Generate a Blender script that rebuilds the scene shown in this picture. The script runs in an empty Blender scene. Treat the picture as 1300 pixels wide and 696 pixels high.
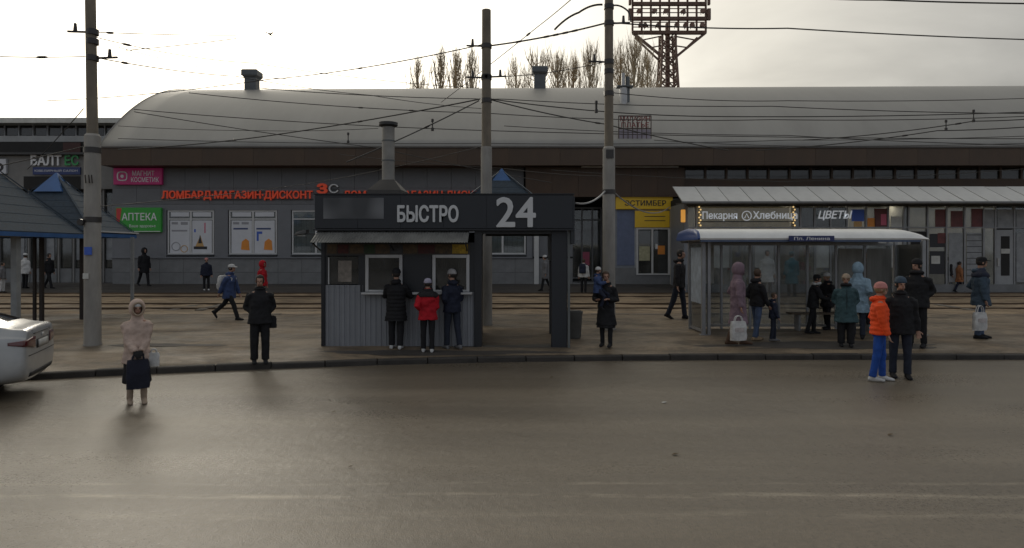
import bpy, math, random
import numpy as np
import mathutils
from mathutils import Vector, Matrix

random.seed(7)
R = math.radians
SC = bpy.context.scene
COL = SC.collection

# ------------------------------------------------------------------ camera
CAM_H, FPX, HOR = 2.25, 850.0, 320.0       # eye height, focal length in photo pixels, horizon row
cam_d = bpy.data.cameras.new('camera')
cam_d.sensor_width = 36.0
cam_d.lens = 36.0 * FPX / 1300.0
cam_d.shift_y = -(348.0 - HOR) / 1300.0
cam_d.clip_end = 5000
cam = bpy.data.objects.new('camera', cam_d)
COL.objects.link(cam)
cam.location = (0, 0, CAM_H)
cam.rotation_euler = (R(90), 0, 0)
SC.camera = cam

# ------------------------------------------------------------------ sky and sun
SUN_AZ, SUN_EL = R(-24), R(17)             # azimuth from +Y towards +X, elevation
sun_dir = Vector((math.sin(SUN_AZ) * math.cos(SUN_EL), math.cos(SUN_AZ) * math.cos(SUN_EL), math.sin(SUN_EL)))
W = bpy.data.worlds.new('World')
SC.world = W
W.use_nodes = True
nt = W.node_tree
for n in list(nt.nodes):
    nt.nodes.remove(n)
def wn(t, **kw):
    n = nt.nodes.new(t)
    for k, v in kw.items():
        setattr(n, k, v)
    return n
def wl(a, b):
    nt.links.new(a, b)
out = wn('ShaderNodeOutputWorld')
bg = wn('ShaderNodeBackground')
bg.inputs['Strength'].default_value = 0.1
sky = wn('ShaderNodeTexSky', sky_type='NISHITA')
sky.sun_disc = False
sky.sun_elevation = SUN_EL
sky.sun_rotation = SUN_AZ
sky.dust_density = 4.0
tc = wn('ShaderNodeTexCoord')
dot = wn('ShaderNodeVectorMath', operation='DOT_PRODUCT')
wl(tc.outputs['Generated'], dot.inputs[0])
dot.inputs[1].default_value = sun_dir
mx = wn('ShaderNodeMath', operation='MAXIMUM'); mx.inputs[1].default_value = 0.0
wl(dot.outputs['Value'], mx.inputs[0])
pw = wn('ShaderNodeMath', operation='POWER'); pw.inputs[1].default_value = 8.0
wl(mx.outputs[0], pw.inputs[0])
# cloud deck: soft layered noise, stretched along the horizon
mp = wn('ShaderNodeMapping'); mp.inputs['Scale'].default_value = (1.6, 1.6, 5.5)
wl(tc.outputs['Generated'], mp.inputs['Vector'])
nz = wn('ShaderNodeTexNoise'); nz.inputs['Scale'].default_value = 1.5; nz.inputs['Detail'].default_value = 6
nz.inputs['Roughness'].default_value = 0.5
nz.inputs['Distortion'].default_value = 0.5
wl(mp.outputs[0], nz.inputs['Vector'])
rmp = wn('ShaderNodeMapRange'); rmp.inputs['From Min'].default_value = 0.3; rmp.inputs['From Max'].default_value = 0.7
rmp.inputs['To Min'].default_value = 0.74; rmp.inputs['To Max'].default_value = 1.26
wl(nz.outputs['Fac'], rmp.inputs['Value'])
SKY_BASE, SKY_GLOW, SKY_BROAD = 4.0, 14.0, 4.2      # even deck, veiled sun, brighter half of the sky
glow = wn('ShaderNodeMath', operation='MULTIPLY_ADD')
glow.inputs[1].default_value = SKY_GLOW; glow.inputs[2].default_value = SKY_BASE
wl(pw.outputs[0], glow.inputs[0])
p2 = wn('ShaderNodeMath', operation='POWER'); p2.inputs[1].default_value = 1.5
wl(mx.outputs[0], p2.inputs[0])
broad = wn('ShaderNodeMath', operation='MULTIPLY_ADD'); broad.inputs[1].default_value = SKY_BROAD
wl(p2.outputs[0], broad.inputs[0]); wl(glow.outputs[0], broad.inputs[2])
lum = wn('ShaderNodeMath', operation='MULTIPLY')
wl(broad.outputs[0], lum.inputs[0]); wl(rmp.outputs[0], lum.inputs[1])
colr = wn('ShaderNodeMix', data_type='RGBA')
colr.inputs['A'].default_value = (0.90, 0.96, 1.06, 1)      # cooler cloud away from the sun
colr.inputs['B'].default_value = (1.0, 0.945, 0.82, 1)
hm = wn('ShaderNodeMapRange'); hm.inputs['From Min'].default_value = -0.5; hm.inputs['From Max'].default_value = 0.75
wl(dot.outputs['Value'], hm.inputs['Value']); wl(hm.outputs[0], colr.inputs['Factor'])
scl = wn('ShaderNodeVectorMath', operation='SCALE')
wl(colr.outputs['Result'], scl.inputs[0]); wl(lum.outputs[0], scl.inputs['Scale'])
mixs = wn('ShaderNodeMix', data_type='RGBA')
mixs.inputs['Factor'].default_value = 0.9
wl(sky.outputs[0], mixs.inputs['A']); wl(scl.outputs[0], mixs.inputs['B'])
wl(mixs.outputs['Result'], bg.inputs['Color'])
wl(bg.outputs[0], out.inputs['Surface'])

sun_l = bpy.data.lights.new('sun', 'SUN')
sun_l.energy = 0.7
sun_l.angle = R(14)
sun_l.color = (1.0, 0.92, 0.78)
sun_o = bpy.data.objects.new('sun', sun_l)
COL.objects.link(sun_o)
sun_o.rotation_euler = (-sun_dir).to_track_quat('-Z', 'Y').to_euler()
sun_o.location = (0, 0, 30)

SC.view_settings.view_transform = 'Standard'
SC.view_settings.look = 'None'
SC.view_settings.gamma = 1.0
SC.view_settings.exposure = 0.0
SC.cycles.use_denoising = True
SC.cycles.max_bounces = 6
SC.cycles.transparent_max_bounces = 16
SC.cycles.caustics_reflective = False
SC.cycles.caustics_refractive = False

# ------------------------------------------------------------------ helpers
def U(px, Y):                # across, in metres, for a photo column seen at depth Y
    return (px - 650.0) * Y / FPX
def V(py, Y):                # height, in metres, for a photo row seen at depth Y
    return CAM_H + (HOR - py) * Y / FPX

MATS = {}
def mat(name, col, rough=0.6, metal=0.0, var=0.18, vscale=3.0, bump=0.0, bscale=40.0, spec=0.5,
        emit=None, estr=0.0, stretch=(1, 1, 1), col2=None, coat=0.0):
    if name in MATS:
        return MATS[name]
    m = bpy.data.materials.new(name)
    m.use_nodes = True
    t = m.node_tree
    b = t.nodes['Principled BSDF']
    b.inputs['Roughness'].default_value = rough
    b.inputs['Metallic'].default_value = metal
    b.inputs['Specular IOR Level'].default_value = spec
    if coat:
        b.inputs['Coat Weight'].default_value = coat
        b.inputs['Coat Roughness'].default_value = 0.08
    c = t.nodes.new('ShaderNodeTexCoord')
    mpn = t.nodes.new('ShaderNodeMapping')
    mpn.inputs['Scale'].default_value = stretch
    t.links.new(c.outputs['Object'], mpn.inputs['Vector'])
    if var > 0:
        n = t.nodes.new('ShaderNodeTexNoise')
        n.inputs['Scale'].default_value = vscale
        n.inputs['Detail'].default_value = 7
        n.inputs['Roughness'].default_value = 0.62
        t.links.new(mpn.outputs[0], n.inputs['Vector'])
        mr = t.nodes.new('ShaderNodeMapRange')
        mr.inputs['From Min'].default_value = 0.3; mr.inputs['From Max'].default_value = 0.7
        t.links.new(n.outputs['Fac'], mr.inputs['Value'])
        mi = t.nodes.new('ShaderNodeMix'); mi.data_type = 'RGBA'
        a = [max(0, x * (1 - var)) for x in col]
        d = [min(1, x * (1 + var)) for x in (col2 or col)]
        mi.inputs['A'].default_value = (*a, 1); mi.inputs['B'].default_value = (*d, 1)
        t.links.new(mr.outputs[0], mi.inputs['Factor'])
        t.links.new(mi.outputs['Result'], b.inputs['Base Color'])
        rr = t.nodes.new('ShaderNodeMapRange')
        rr.inputs['To Min'].default_value = max(0.02, rough - 0.1); rr.inputs['To Max'].default_value = min(1, rough + 0.1)
        t.links.new(n.outputs['Fac'], rr.inputs['Value'])
        t.links.new(rr.outputs[0], b.inputs['Roughness'])
    else:
        b.inputs['Base Color'].default_value = (*col, 1)
    if bump > 0:
        n2 = t.nodes.new('ShaderNodeTexNoise')
        n2.inputs['Scale'].default_value = bscale; n2.inputs['Detail'].default_value = 4
        t.links.new(mpn.outputs[0], n2.inputs['Vector'])
        bp = t.nodes.new('ShaderNodeBump')
        bp.inputs['Strength'].default_value = bump; bp.inputs['Distance'].default_value = 0.02
        t.links.new(n2.outputs['Fac'], bp.inputs['Height'])
        t.links.new(bp.outputs['Normal'], b.inputs['Normal'])
    if emit:
        b.inputs['Emission Color'].default_value = (*emit, 1)
        b.inputs['Emission Strength'].default_value = estr
    MATS[name] = m
    return m

def glass(name, tint=(0.8, 0.85, 0.85), clear=0.75, rough=0.05, dust=(.02, .2)):
    if name in MATS:
        return MATS[name]
    m = bpy.data.materials.new(name); m.use_nodes = True
    t = m.node_tree
    for n in list(t.nodes):
        t.nodes.remove(n)
    o = t.nodes.new('ShaderNodeOutputMaterial')
    tr = t.nodes.new('ShaderNodeBsdfTransparent'); tr.inputs[0].default_value = (*[x * clear for x in tint], 1)
    gl = t.nodes.new('ShaderNodeBsdfGlossy'); gl.inputs['Roughness'].default_value = rough
    fr = t.nodes.new('ShaderNodeFresnel'); fr.inputs['IOR'].default_value = 1.5
    ad = t.nodes.new('ShaderNodeMath'); ad.operation = 'ADD'; ad.inputs[1].default_value = 0.03
    t.links.new(fr.outputs[0], ad.inputs[0])
    mx_ = t.nodes.new('ShaderNodeMixShader')
    t.links.new(ad.outputs[0], mx_.inputs[0]); t.links.new(tr.outputs[0], mx_.inputs[1]); t.links.new(gl.outputs[0], mx_.inputs[2])
    df = t.nodes.new('ShaderNodeBsdfDiffuse'); df.inputs[0].default_value = (0.36, 0.35, 0.32, 1)
    nz_ = t.nodes.new('ShaderNodeTexNoise'); nz_.inputs['Scale'].default_value = 1.3; nz_.inputs['Detail'].default_value = 6
    c = t.nodes.new('ShaderNodeTexCoord'); t.links.new(c.outputs['Object'], nz_.inputs['Vector'])
    mr = t.nodes.new('ShaderNodeMapRange'); mr.inputs['From Min'].default_value = 0.35; mr.inputs['From Max'].default_value = 0.75
    mr.inputs['To Min'].default_value = dust[0]; mr.inputs['To Max'].default_value = dust[1]
    t.links.new(nz_.outputs['Fac'], mr.inputs['Value'])
    m2 = t.nodes.new('ShaderNodeMixShader')
    t.links.new(mr.outputs[0], m2.inputs[0]); t.links.new(mx_.outputs[0], m2.inputs[1]); t.links.new(df.outputs[0], m2.inputs[2])
    t.links.new(m2.outputs[0], o.inputs[0])
    MATS[name] = m
    return m

class MB:
    """collects shapes, build() links them as one mesh object"""
    def __init__(s):
        s.v = []; s.f = []
    def add(s, vs, fs):
        k = len(s.v)
        s.v += [tuple(p) for p in vs]
        s.f += [tuple(i + k for i in f) for f in fs]
        return s
    def box(s, x0, x1, y0, y1, z0, z1):
        vs = [(x, y, z) for z in (z0, z1) for y in (y0, y1) for x in (x0, x1)]
        return s.add(vs, [(0, 2, 3, 1), (4, 5, 7, 6), (0, 1, 5, 4), (2, 6, 7, 3), (0, 4, 6, 2), (1, 3, 7, 5)])
    def bar(s, a, b, w, h=None, up=(0, 0, 1)):
        a = Vector(a); b = Vector(b); h = h or w
        d = (b - a).normalized(); u = Vector(up)
        if abs(d.dot(u)) > 0.98: u = Vector((0, 1, 0))
        x = d.cross(u).normalized(); u = x.cross(d)
        vs = []
        for p in (a, b):
            for i, j in ((-1, -1), (1, -1), (1, 1), (-1, 1)):
                vs.append(p + x * (i * w / 2) + u * (j * h / 2))
        return s.add(vs, [(3, 2, 1, 0), (4, 5, 6, 7), (0, 1, 5, 4), (1, 2, 6, 5), (2, 3, 7, 6), (3, 0, 4, 7)])
    def tube(s, pts, rad, n=8, flat=1.0, ref=(0, 1, 0), caps=True):
        pts = [Vector(p) for p in pts]
        if not isinstance(rad, (list, tuple)): rad = [rad] * len(pts)
        vs = []
        for i, p in enumerate(pts):
            d = (pts[min(i + 1, len(pts) - 1)] - pts[max(i - 1, 0)])
            d = d.normalized() if d.length > 1e-9 else Vector((0, 0, 1))
            rf = Vector(ref)
            if abs(d.dot(rf)) > 0.95: rf = Vector((1, 0, 0))
            x = d.cross(rf).normalized(); y = x.cross(d)
            for k in range(n):
                a = 2 * math.pi * k / n
                vs.append(p + x * (math.cos(a) * rad[i]) + y * (math.sin(a) * rad[i] * flat))
        fs = []
        for i in range(len(pts) - 1):
            for k in range(n):
                k2 = (k + 1) % n
                fs.append((i * n + k, (i + 1) * n + k, (i + 1) * n + k2, i * n + k2))
        if caps:
            fs.append(tuple(range(n))); fs.append(tuple(reversed([(len(pts) - 1) * n + k for k in range(n)])))
        return s.add(vs, fs)
    def stack(s, rings, n=16, caps=True, pw=1.0):
        """rings (cx, cy, z, rx, ry), bottom to top"""
        vs = []; fs = []
        for cx, cy, z, rx, ry in rings:
            for k in range(n):
                a = 2 * math.pi * k / n
                c, q = math.cos(a), math.sin(a)
                c = math.copysign(abs(c) ** pw, c); q = math.copysign(abs(q) ** pw, q)
                vs.append((cx + rx * c, cy + ry * q, z))
        for i in range(len(rings) - 1):
            for k in range(n):
                k2 = (k + 1) % n
                fs.append((i * n + k, i * n + k2, (i + 1) * n + k2, (i + 1) * n + k))
        if caps:
            fs.append(tuple(reversed(range(n)))); fs.append(tuple((len(rings) - 1) * n + k for k in range(n)))
        return s.add(vs, fs)
    def ball(s, c, r, n=12, m=8):
        rings = []
        for i in range(m + 1):
            t = -math.pi / 2 + math.pi * (i + 0.001) / (m + 0.002)
            rings.append((c[0], c[1], c[2] + r[2] * math.sin(t), max(1e-4, r[0] * math.cos(t)), max(1e-4, r[1] * math.cos(t))))
        return s.stack(rings, n)
    def prism(s, poly, y0, y1):
        """poly of (x, z), extruded from y0 (near) to y1"""
        n = len(poly)
        vs = [(x, y0, z) for x, z in poly] + [(x, y1, z) for x, z in poly]
        fs = [tuple(range(n)), tuple(reversed(range(n, 2 * n)))]
        for k in range(n):
            k2 = (k + 1) % n
            fs.append((k, k + n, k2 + n, k2))
        return s.add(vs, fs)
    def prismx(s, poly, x0, x1):
        """poly of (y, z), extruded along x"""
        n = len(poly)
        vs = [(x0, y, z) for y, z in poly] + [(x1, y, z) for y, z in poly]
        fs = [tuple(reversed(range(n))), tuple(range(n, 2 * n))]
        for k in range(n):
            k2 = (k + 1) % n
            fs.append((k, k2, k2 + n, k + n))
        return s.add(vs, fs)
    def mesh(s, name, smooth=None):
        me = bpy.data.meshes.new(name)
        me.from_pydata(s.v, [], s.f)
        me.validate()
        import bmesh as _b
        bm = _b.new(); bm.from_mesh(me); _b.ops.recalc_face_normals(bm, faces=bm.faces); bm.to_mesh(me); bm.free()
        if smooth is not None:
            me.shade_smooth()
            me.set_sharp_from_angle(angle=R(smooth))
        return me
    def build(s, name, m, parent=None, smooth=None, bev=0.0):
        me = s.mesh(name, smooth)
        me.materials.append(m)
        o = bpy.data.objects.new(name, me)
        COL.objects.link(o)
        if parent is not None: o.parent = parent
        if bev:
            b = o.modifiers.new('bevel', 'BEVEL'); b.width = bev; b.segments = 1; b.limit_method = 'ANGLE'
        return o

def B(*a): return MB().box(*a)
def inst(me, name, parent, loc=(0, 0, 0), rot=(0, 0, 0), sc=(1, 1, 1)):
    o = bpy.data.objects.new(name, me); COL.objects.link(o)
    o.parent = parent; o.location = loc; o.rotation_euler = rot; o.scale = sc
    return o
def tag(o, label, cat, group=None):
    o['label'] = label; o['category'] = cat
    if group: o['group'] = group
    return o
def thing(name, label, cat, loc=(0, 0, 0), rz=0.0, group=None):
    o = bpy.data.objects.new(name, None); COL.objects.link(o)
    o.empty_display_size = 0.2
    o.location = loc; o.rotation_euler = (0, 0, rz)
    return tag(o, label, cat, group)
def struct(o):
    o['kind'] = 'structure'; return o

def text_mesh(s, w, h, ext=0.01, bold=0.0, shear=0.0):
    """lettering fitted to w x h, lying in the xz plane and facing -y, centred on the origin;
    every glyph contour is filled on its own, because some glyphs are made of overlapping strokes"""
    cu = bpy.data.curves.new('lettering', 'FONT')
    cu.body = s; cu.size = 1.0; cu.shear = shear; cu.resolution_u = 3; cu.fill_mode = 'NONE'
    t = bpy.data.objects.new('lettering_curve', cu); COL.objects.link(t)
    dg = bpy.context.evaluated_depsgraph_get()
    me = bpy.data.meshes.new_from_object(t.evaluated_get(dg))
    bpy.data.objects.remove(t); bpy.data.curves.remove(cu)
    pts = [(v.co.x, v.co.y) for v in me.vertices]
    nb = {}
    for e in me.edges:
        a, b = e.vertices; nb.setdefault(a, []).append(b); nb.setdefault(b, []).append(a)
    bpy.data.meshes.remove(me)
    seen, loops = set(), []
    for st in sorted(nb):
        if st in seen: continue
        lp = [st]; seen.add(st); cur = st
        while True:
            nx = [q for q in nb[cur] if q not in seen]
            if not nx: break
            # keep the curve's own direction: vertex numbers run along the contour
            cur = min(nx) if len(lp) == 1 else nx[0]
            lp.append(cur); seen.add(cur)
        if len(lp) > 2: loops.append([pts[q] for q in lp])
    def area(l): return sum(l[i][0] * l[(i + 1) % len(l)][1] - l[(i + 1) % len(l)][0] * l[i][1] for i in range(len(l))) / 2
    def inside(p, l):
        c = False
        for i in range(len(l)):
            (x1, y1), (x2, y2) = l[i], l[i - 1]
            if (y1 > p[1]) != (y2 > p[1]) and p[0] < (x2 - x1) * (p[1] - y1) / (y2 - y1) + x1: c = not c
        return c
    ar = [area(l) for l in loops]
    sg = math.copysign(1, max(ar, key=abs))
    outer = [[l, []] for l, a in zip(loops, ar) if a * sg > 0]
    for l, a in zip(loops, ar):
        if a * sg > 0: continue
        own = [o for o in outer if inside(l[0], o[0])]
        if own: min(own, key=lambda o: abs(area(o[0])))[1].append(l)
        else: outer.append([l, []])
    xs_ = [p[0] for l in loops for p in l]; ys_ = [p[1] for l in loops for p in l]
    x0, x1, y0, y1 = min(xs_) - bold, max(xs_) + bold, min(ys_) - bold, max(ys_) + bold
    fx, fy = w / (x1 - x0), h / (y1 - y0)
    vs, fs = [], []
    shifts = ((0, 0),) if not bold else ((-1, 0), (1, 0), (0, .9), (0, -.9), (-.7, -.65), (.7, .65), (-.7, .65), (.7, -.65))
    for q, (dx, dy) in enumerate(shifts):
        for r, (o, holes) in enumerate(outer):
            rings = [o] + holes
            flat = [p for l in rings for p in l]
            tri = mathutils.geometry.tessellate_polygon([[Vector((p[0], p[1], 0)) for p in l] for l in rings])
            yf = -ext - .0004 * q - .0007 * (r % 4)
            k = len(vs); n = len(flat)
            P2 = [((p[0] + dx * bold - (x0 + x1) / 2) * fx, (p[1] + dy * bold - (y0 + y1) / 2) * fy) for p in flat]
            vs += [(a, yf, b) for a, b in P2] + [(a, 0.0, b) for a, b in P2]
            fs += [tuple(k + i for i in t_) for t_ in tri]
            m = 0
            for l in rings:
                for i in range(len(l)):
                    i2 = (i + 1) % len(l)
                    fs.append((k + m + i, k + m + i2, k + n + m + i2, k + n + m + i))
                m += len(l)
    me = bpy.data.meshes.new('lettering'); me.from_pydata(vs, [], fs); me.update()
    return me
def lettering(s, w, h, loc, m, parent, ext=0.01, bold=0.0, shear=0.0, name='lettering'):
    me = text_mesh(s, w, h, ext, bold, shear)
    me.name = name
    me.materials.clear(); me.materials.append(m)
    return inst(me, name, parent, loc)
# ------------------------------------------------------------------ ground, road, kerb, tram bed
_KX = [-46, -30, -20, -14, -8.33, -7.07, -4.95, -2.36, 0, 2.5, 4.93, 10.67, 20, 46]
_KY = [-1.2, 3.6, 7.35, 9.65, 11.78, 12.22, 12.80, 13.36, 13.68, 13.86, 13.94, 13.98, 14.0, 14.05]
def kerb_y(x): return float(np.interp(x, _KX, _KY))
_PY = [0, 15, 18.4, 22, 24.5, 28.7, 32, 60]
_PZ = [.19, .19, .24, .30, .36, .45, .74, .74]
def gz(x, y):
    d = y - kerb_y(x)
    if d < 0: return 0.0
    t = min(1.0, d / 1.5); t = t * t * (3 - 2 * t)
    p = float(np.interp(y, _PY, _PZ))
    return 0.11 + (p - 0.11) * t
def foot_y(px, py):
    """depth at which the ground is seen at a photo pixel"""
    lo, hi = 5.0, 34.0
    for _ in range(40):
        m = (lo + hi) / 2
        if V(py, m) > gz(U(px, m), m): lo = m
        else: hi = m
    return (lo + hi) / 2

def ground_material(name, dark, light, rough_lo, rough_hi, stretch, scale, bump=0.35, tint=None, seam=False, spec=0.5, detail=6):
    m = bpy.data.materials.new(name); m.use_nodes = True
    t = m.node_tree; b = t.nodes['Principled BSDF']
    def N(k, **kw):
        n = t.nodes.new(k)
        for a, v in kw.items(): setattr(n, a, v)
        return n
    L = t.links.new
    c = N('ShaderNodeTexCoord')
    def noise(sc, st, det=7, rg=0.6, dist=0.0):
        mp_ = N('ShaderNodeMapping'); mp_.inputs['Scale'].default_value = st
        L(c.outputs['Object'], mp_.inputs['Vector'])
        n = N('ShaderNodeTexNoise'); n.inputs['Scale'].default_value = sc; n.inputs['Detail'].default_value = det
        n.inputs['Roughness'].default_value = rg; n.inputs['Distortion'].default_value = dist
        L(mp_.outputs[0], n.inputs['Vector']); return n.outputs['Fac']
    def rng(v, a, b_, lo, hi):
        r = N('ShaderNodeMapRange'); r.inputs['From Min'].default_value = a; r.inputs['From Max'].default_value = b_
        r.inputs['To Min'].default_value = lo; r.inputs['To Max'].default_value = hi
        L(v, r.inputs['Value']); return r.outputs[0]
    big = noise(scale, stretch, detail, 0.55 if detail < 8 else 0.72, 0.4)
    grain = noise(22 if seam else 34, (1, 1, 1), 6, 0.9)
    fine = noise(150, (1, 1, 1), 2, 0.6)
    mi = N('ShaderNodeMix', data_type='RGBA')
    mi.inputs['A'].default_value = (*dark, 1); mi.inputs['B'].default_value = (*light, 1)
    L(rng(big, 0.36, 0.64, 0, 1), mi.inputs['Factor'])
    g = N('ShaderNodeMix', data_type='RGBA', blend_type='MULTIPLY'); g.inputs['Factor'].default_value = 1
    L(mi.outputs['Result'], g.inputs['A'])
    gr = N('ShaderNodeCombineColor')
    gv = rng(grain, 0.32, 0.68, 0.55, 1.45)
    for k in range(3): L(gv, gr.inputs[k])
    L(gr.outputs[0], g.inputs['B'])
    colour = g.outputs['Result']
    trk = N('ShaderNodeMix', data_type='RGBA', blend_type='MULTIPLY'); trk.inputs['Factor'].default_value = 1
    tv = rng(noise(0.8, (0.05, 1.1, 1), 4, 0.6), 0.35, 0.65, 0.82, 1.12)
    tc_ = N('ShaderNodeCombineColor')
    for k in range(3): L(tv, tc_.inputs[k])
    L(colour, trk.inputs['A']); L(tc_.outputs[0], trk.inputs['B']); colour = trk.outputs['Result']
    rough = rng(noise(scale * 0.7, stretch, 5, 0.6), 0.35, 0.65, rough_lo, rough_hi)
    if seam:
        # dusty joint between asphalt lanes, its wet shine painted in as pale tan
        sp = N('ShaderNodeSeparateXYZ'); L(c.outputs['Object'], sp.inputs[0])
        wob = noise(0.35, (1, 0.2, 1), 3)
        for yc, wd, amt in ((6.18, 0.08, 0.9), (6.50, 0.05, 0.6), (5.72, 0.12, 0.35)):
            a = N('ShaderNodeMath', operation='ADD'); L(sp.outputs['Y'], a.inputs[0])
            L(rng(wob, 0.3, 0.7, -0.05, 0.05), a.inputs[1])
            s_ = N('ShaderNodeMath', operation='SUBTRACT'); L(a.outputs[0], s_.inputs[0]); s_.inputs[1].default_value = yc
            ab = N('ShaderNodeMath', operation='ABSOLUTE'); L(s_.outputs[0], ab.inputs[0])
            band = rng(ab.outputs[0], 0.0, wd, 1.0, 0.0)
            brk = rng(noise(0.8 + yc * .03, (1, 5, 1), 10, 0.8), 0.45, 0.60, 0.0, amt)
            mu = N('ShaderNodeMath', operation='MULTIPLY'); L(band, mu.inputs[0]); L(brk, mu.inputs[1])
            m2 = N('ShaderNodeMix', data_type='RGBA'); L(mu.outputs[0], m2.inputs['Factor'])
            L(colour, m2.inputs['A']); m2.inputs['B'].default_value = (0.42, 0.36, 0.27, 1)
            colour = m2.outputs['Result']
    L(colour, b.inputs['Base Color'])
    if seam:
        gr_ = N('ShaderNodeMath', operation='ADD'); L(rough, gr_.inputs[0]); L(rng(grain, 0.34, 0.66, -0.10, 0.16), gr_.inputs[1]); rough = gr_.outputs[0]
    L(rough, b.inputs['Roughness'])
    b.inputs['Specular IOR Level'].default_value = spec
    bp = N('ShaderNodeBump'); bp.inputs['Strength'].default_value = bump; bp.inputs['Distance'].default_value = 0.010 if seam else 0.006
    L(noise(70, (1, 1, 1), 3, 0.7) if seam else fine, bp.inputs['Height'])
    bp2 = N('ShaderNodeBump'); bp2.inputs['Strength'].default_value = bump; bp2.inputs['Distance'].default_value = 0.03
    L(noise(3.0, (1, 1, 1), 5), bp2.inputs['Height']); L(bp.outputs[0], bp2.inputs['Normal'])
    L(bp2.outputs[0], b.inputs['Normal'])
    return m

m_far = ground_material('far_ground', (.05, .045, .035), (.09, .08, .06), .7, .95, (1, 1, 1), 0.05)
m_road = ground_material('wet_asphalt', (.132, .107, .076), (.182, .149, .108), .24, .46, (0.35, 1.0, 1), 0.45, 0.55, seam=True, spec=.8)
m_pave = ground_material('worn_pavement', (.075, .057, .038), (.27, .205, .135), .30, .80, (0.6, 1, 1), 1.3, 0.6, detail=12)
m_bed = ground_material('sandy_tram_bed', (.12, .087, .053), (.42, .31, .195), .45, .95, (0.55, 1.2, 1), 1.3, 0.7, detail=12)
m_walk = ground_material('walkway_asphalt', (.045, .040, .036), (.075, .065, .055), .45, .75, (0.3, 1, 1), 0.8, 0.4)

struct(B(-1500, 1500, -1500, 2500, -0.6, -0.5).build('ground', m_far))
mb = MB()     # the road: one sheet cut along the kerb line
xs = np.linspace(-46, 46, 93)
for i in range(len(xs) - 1):
    a, b_ = xs[i], xs[i + 1]
    mb.add([(a, -40, 0), (b_, -40, 0), (b_, kerb_y(b_) + 0.1, 0), (a, kerb_y(a) + 0.1, 0)], [(0, 1, 2, 3)])
struct(mb.build('road', m_road))

def sheet(name, m, y_from, y_to, rows, bumpz=0.0, x0=-46, x1=46, step=0.8):
    xs_ = np.arange(x0, x1 + 0.01, step)
    vs, fs = [], []
    rg = random.Random(3)
    for x in xs_:
        ya = y_from(x) if callable(y_from) else y_from
        yb = y_to(x) if callable(y_to) else y_to
        for r in range(rows + 1):
            y = ya + (yb - ya) * r / rows
            vs.append((x, y, gz(x, y) + (rg.uniform(-bumpz, bumpz) if 0 < r < rows else 0)))
    k = rows + 1
    for i in range(len(xs_) - 1):
        for r in range(rows):
            fs.append((i * k + r, (i + 1) * k + r, (i + 1) * k + r + 1, i * k + r + 1))
    return struct(MB().add(vs, fs).build(name, m, smooth=60))
sheet('pavement', m_pave, lambda x: kerb_y(x) + 0.14, 21.2, 22, 0.006)
sheet('tram_bed', m_bed, 21.2, 28.9, 16, 0.018)
sheet('walkway', m_walk, 28.9, 33.2, 6)

# kerb stones, one by one
kerb = bpy.data.objects.new('kerb', None); COL.objects.link(kerb); struct(kerb)
m_kerb = mat('kerb_concrete', (.042, .037, .032), 0.75, var=0.45, vscale=2.2, bump=0.4, bscale=30)
x = -15.0
rk = random.Random(5)
while x < 16.5:
    sl = kerb_y(x + 0.5) - kerb_y(x)
    L_ = 1.0 / math.sqrt(1 + (sl / 0.5) ** 2)
    a = (x, kerb_y(x)); b_ = (x + L_, kerb_y(x + L_))
    dx, dy = b_[0] - a[0], b_[1] - a[1]; q = math.hypot(dx, dy); dx /= q; dy /= q
    g = 0.008
    j = rk.uniform(-0.012, 0.008)
    base = [(a[0] + dx * g, a[1] + dy * g), (b_[0] - dx * g, b_[1] - dy * g),
            (b_[0] - dx * g - dy * .15, b_[1] - dy * g + dx * .15), (a[0] + dx * g - dy * .15, a[1] + dy * g + dx * .15)]
    top = [(base[0][0] - dy * .02, base[0][1] + dx * .02), (base[1][0] - dy * .02, base[1][1] + dx * .02), base[2], base[3]]
    hz = 0.118 + j
    vs = [(p[0], p[1], -0.15) for p in base] + [(p[0], p[1], hz - 0.02) for p in base[:2]] + [(p[0], p[1], hz) for p in top]
    fs = [(0, 1, 5, 4), (4, 5, 7, 6), (6, 7, 8, 9), (1, 2, 8, 7, 5), (2, 3, 9, 8), (3, 0, 4, 6, 9), (3, 2, 1, 0)]
    MB().add(vs, fs).build('kerb_stone', m_kerb, kerb, bev=0.008)
    x += L_

# tram track: rails, sleepers showing at the surface
m_rail = mat('rail_steel', (.11, .075, .05), 0.45, 0.7, var=0.4, vscale=1.5)
m_sleeper = mat('sleeper_concrete', (.17, .15, .125), 0.85, var=0.3, vscale=4)
track = bpy.data.objects.new('tram_track', None); COL.objects.link(track); struct(track)
for yy in (22.75, 24.27, 27.25, 28.77):
    z = gz(0, yy)
    B(-46, 46, yy - 0.036, yy + 0.036, z - 0.05, z + 0.045).build('rail', m_rail, track)
    B(-46, 46, yy - 0.08, yy + 0.08, z - 0.08, z + 0.008).build('rail_foot', m_rail, track)
for yc in (23.51, 28.0):
    me = B(-0.14, 0.14, -1.25, 1.25, -0.10, 0.02).mesh('sleeper'); me.materials.append(m_sleeper)
    for i in range(60):
        if random.random() < 0.93: continue
        inst(me, 'sleeper', track, (-27 + i * 0.92, yc, gz(0, yc) - random.uniform(0.0, 0.02)), (R(1.0), 0, random.uniform(-.03, .03)))

# concrete edging strip along the far side of the pavement and broken asphalt lips
m_edge = mat('edging_concrete', (.16, .14, .115), 0.8, var=0.3, vscale=3)
edging = bpy.data.objects.new('edging', None); COL.objects.link(edging); struct(edging)
for i in range(46):
    xa = -28 + i * 1.22
    if random.random() < 0.6: continue
    zz = gz(xa, 21.1)
    B(xa, xa + 1.2, 21.05, 21.2, zz - .1, zz + random.uniform(.0, .035)).build('edging_stone', m_edge, edging, bev=.01)

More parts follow.
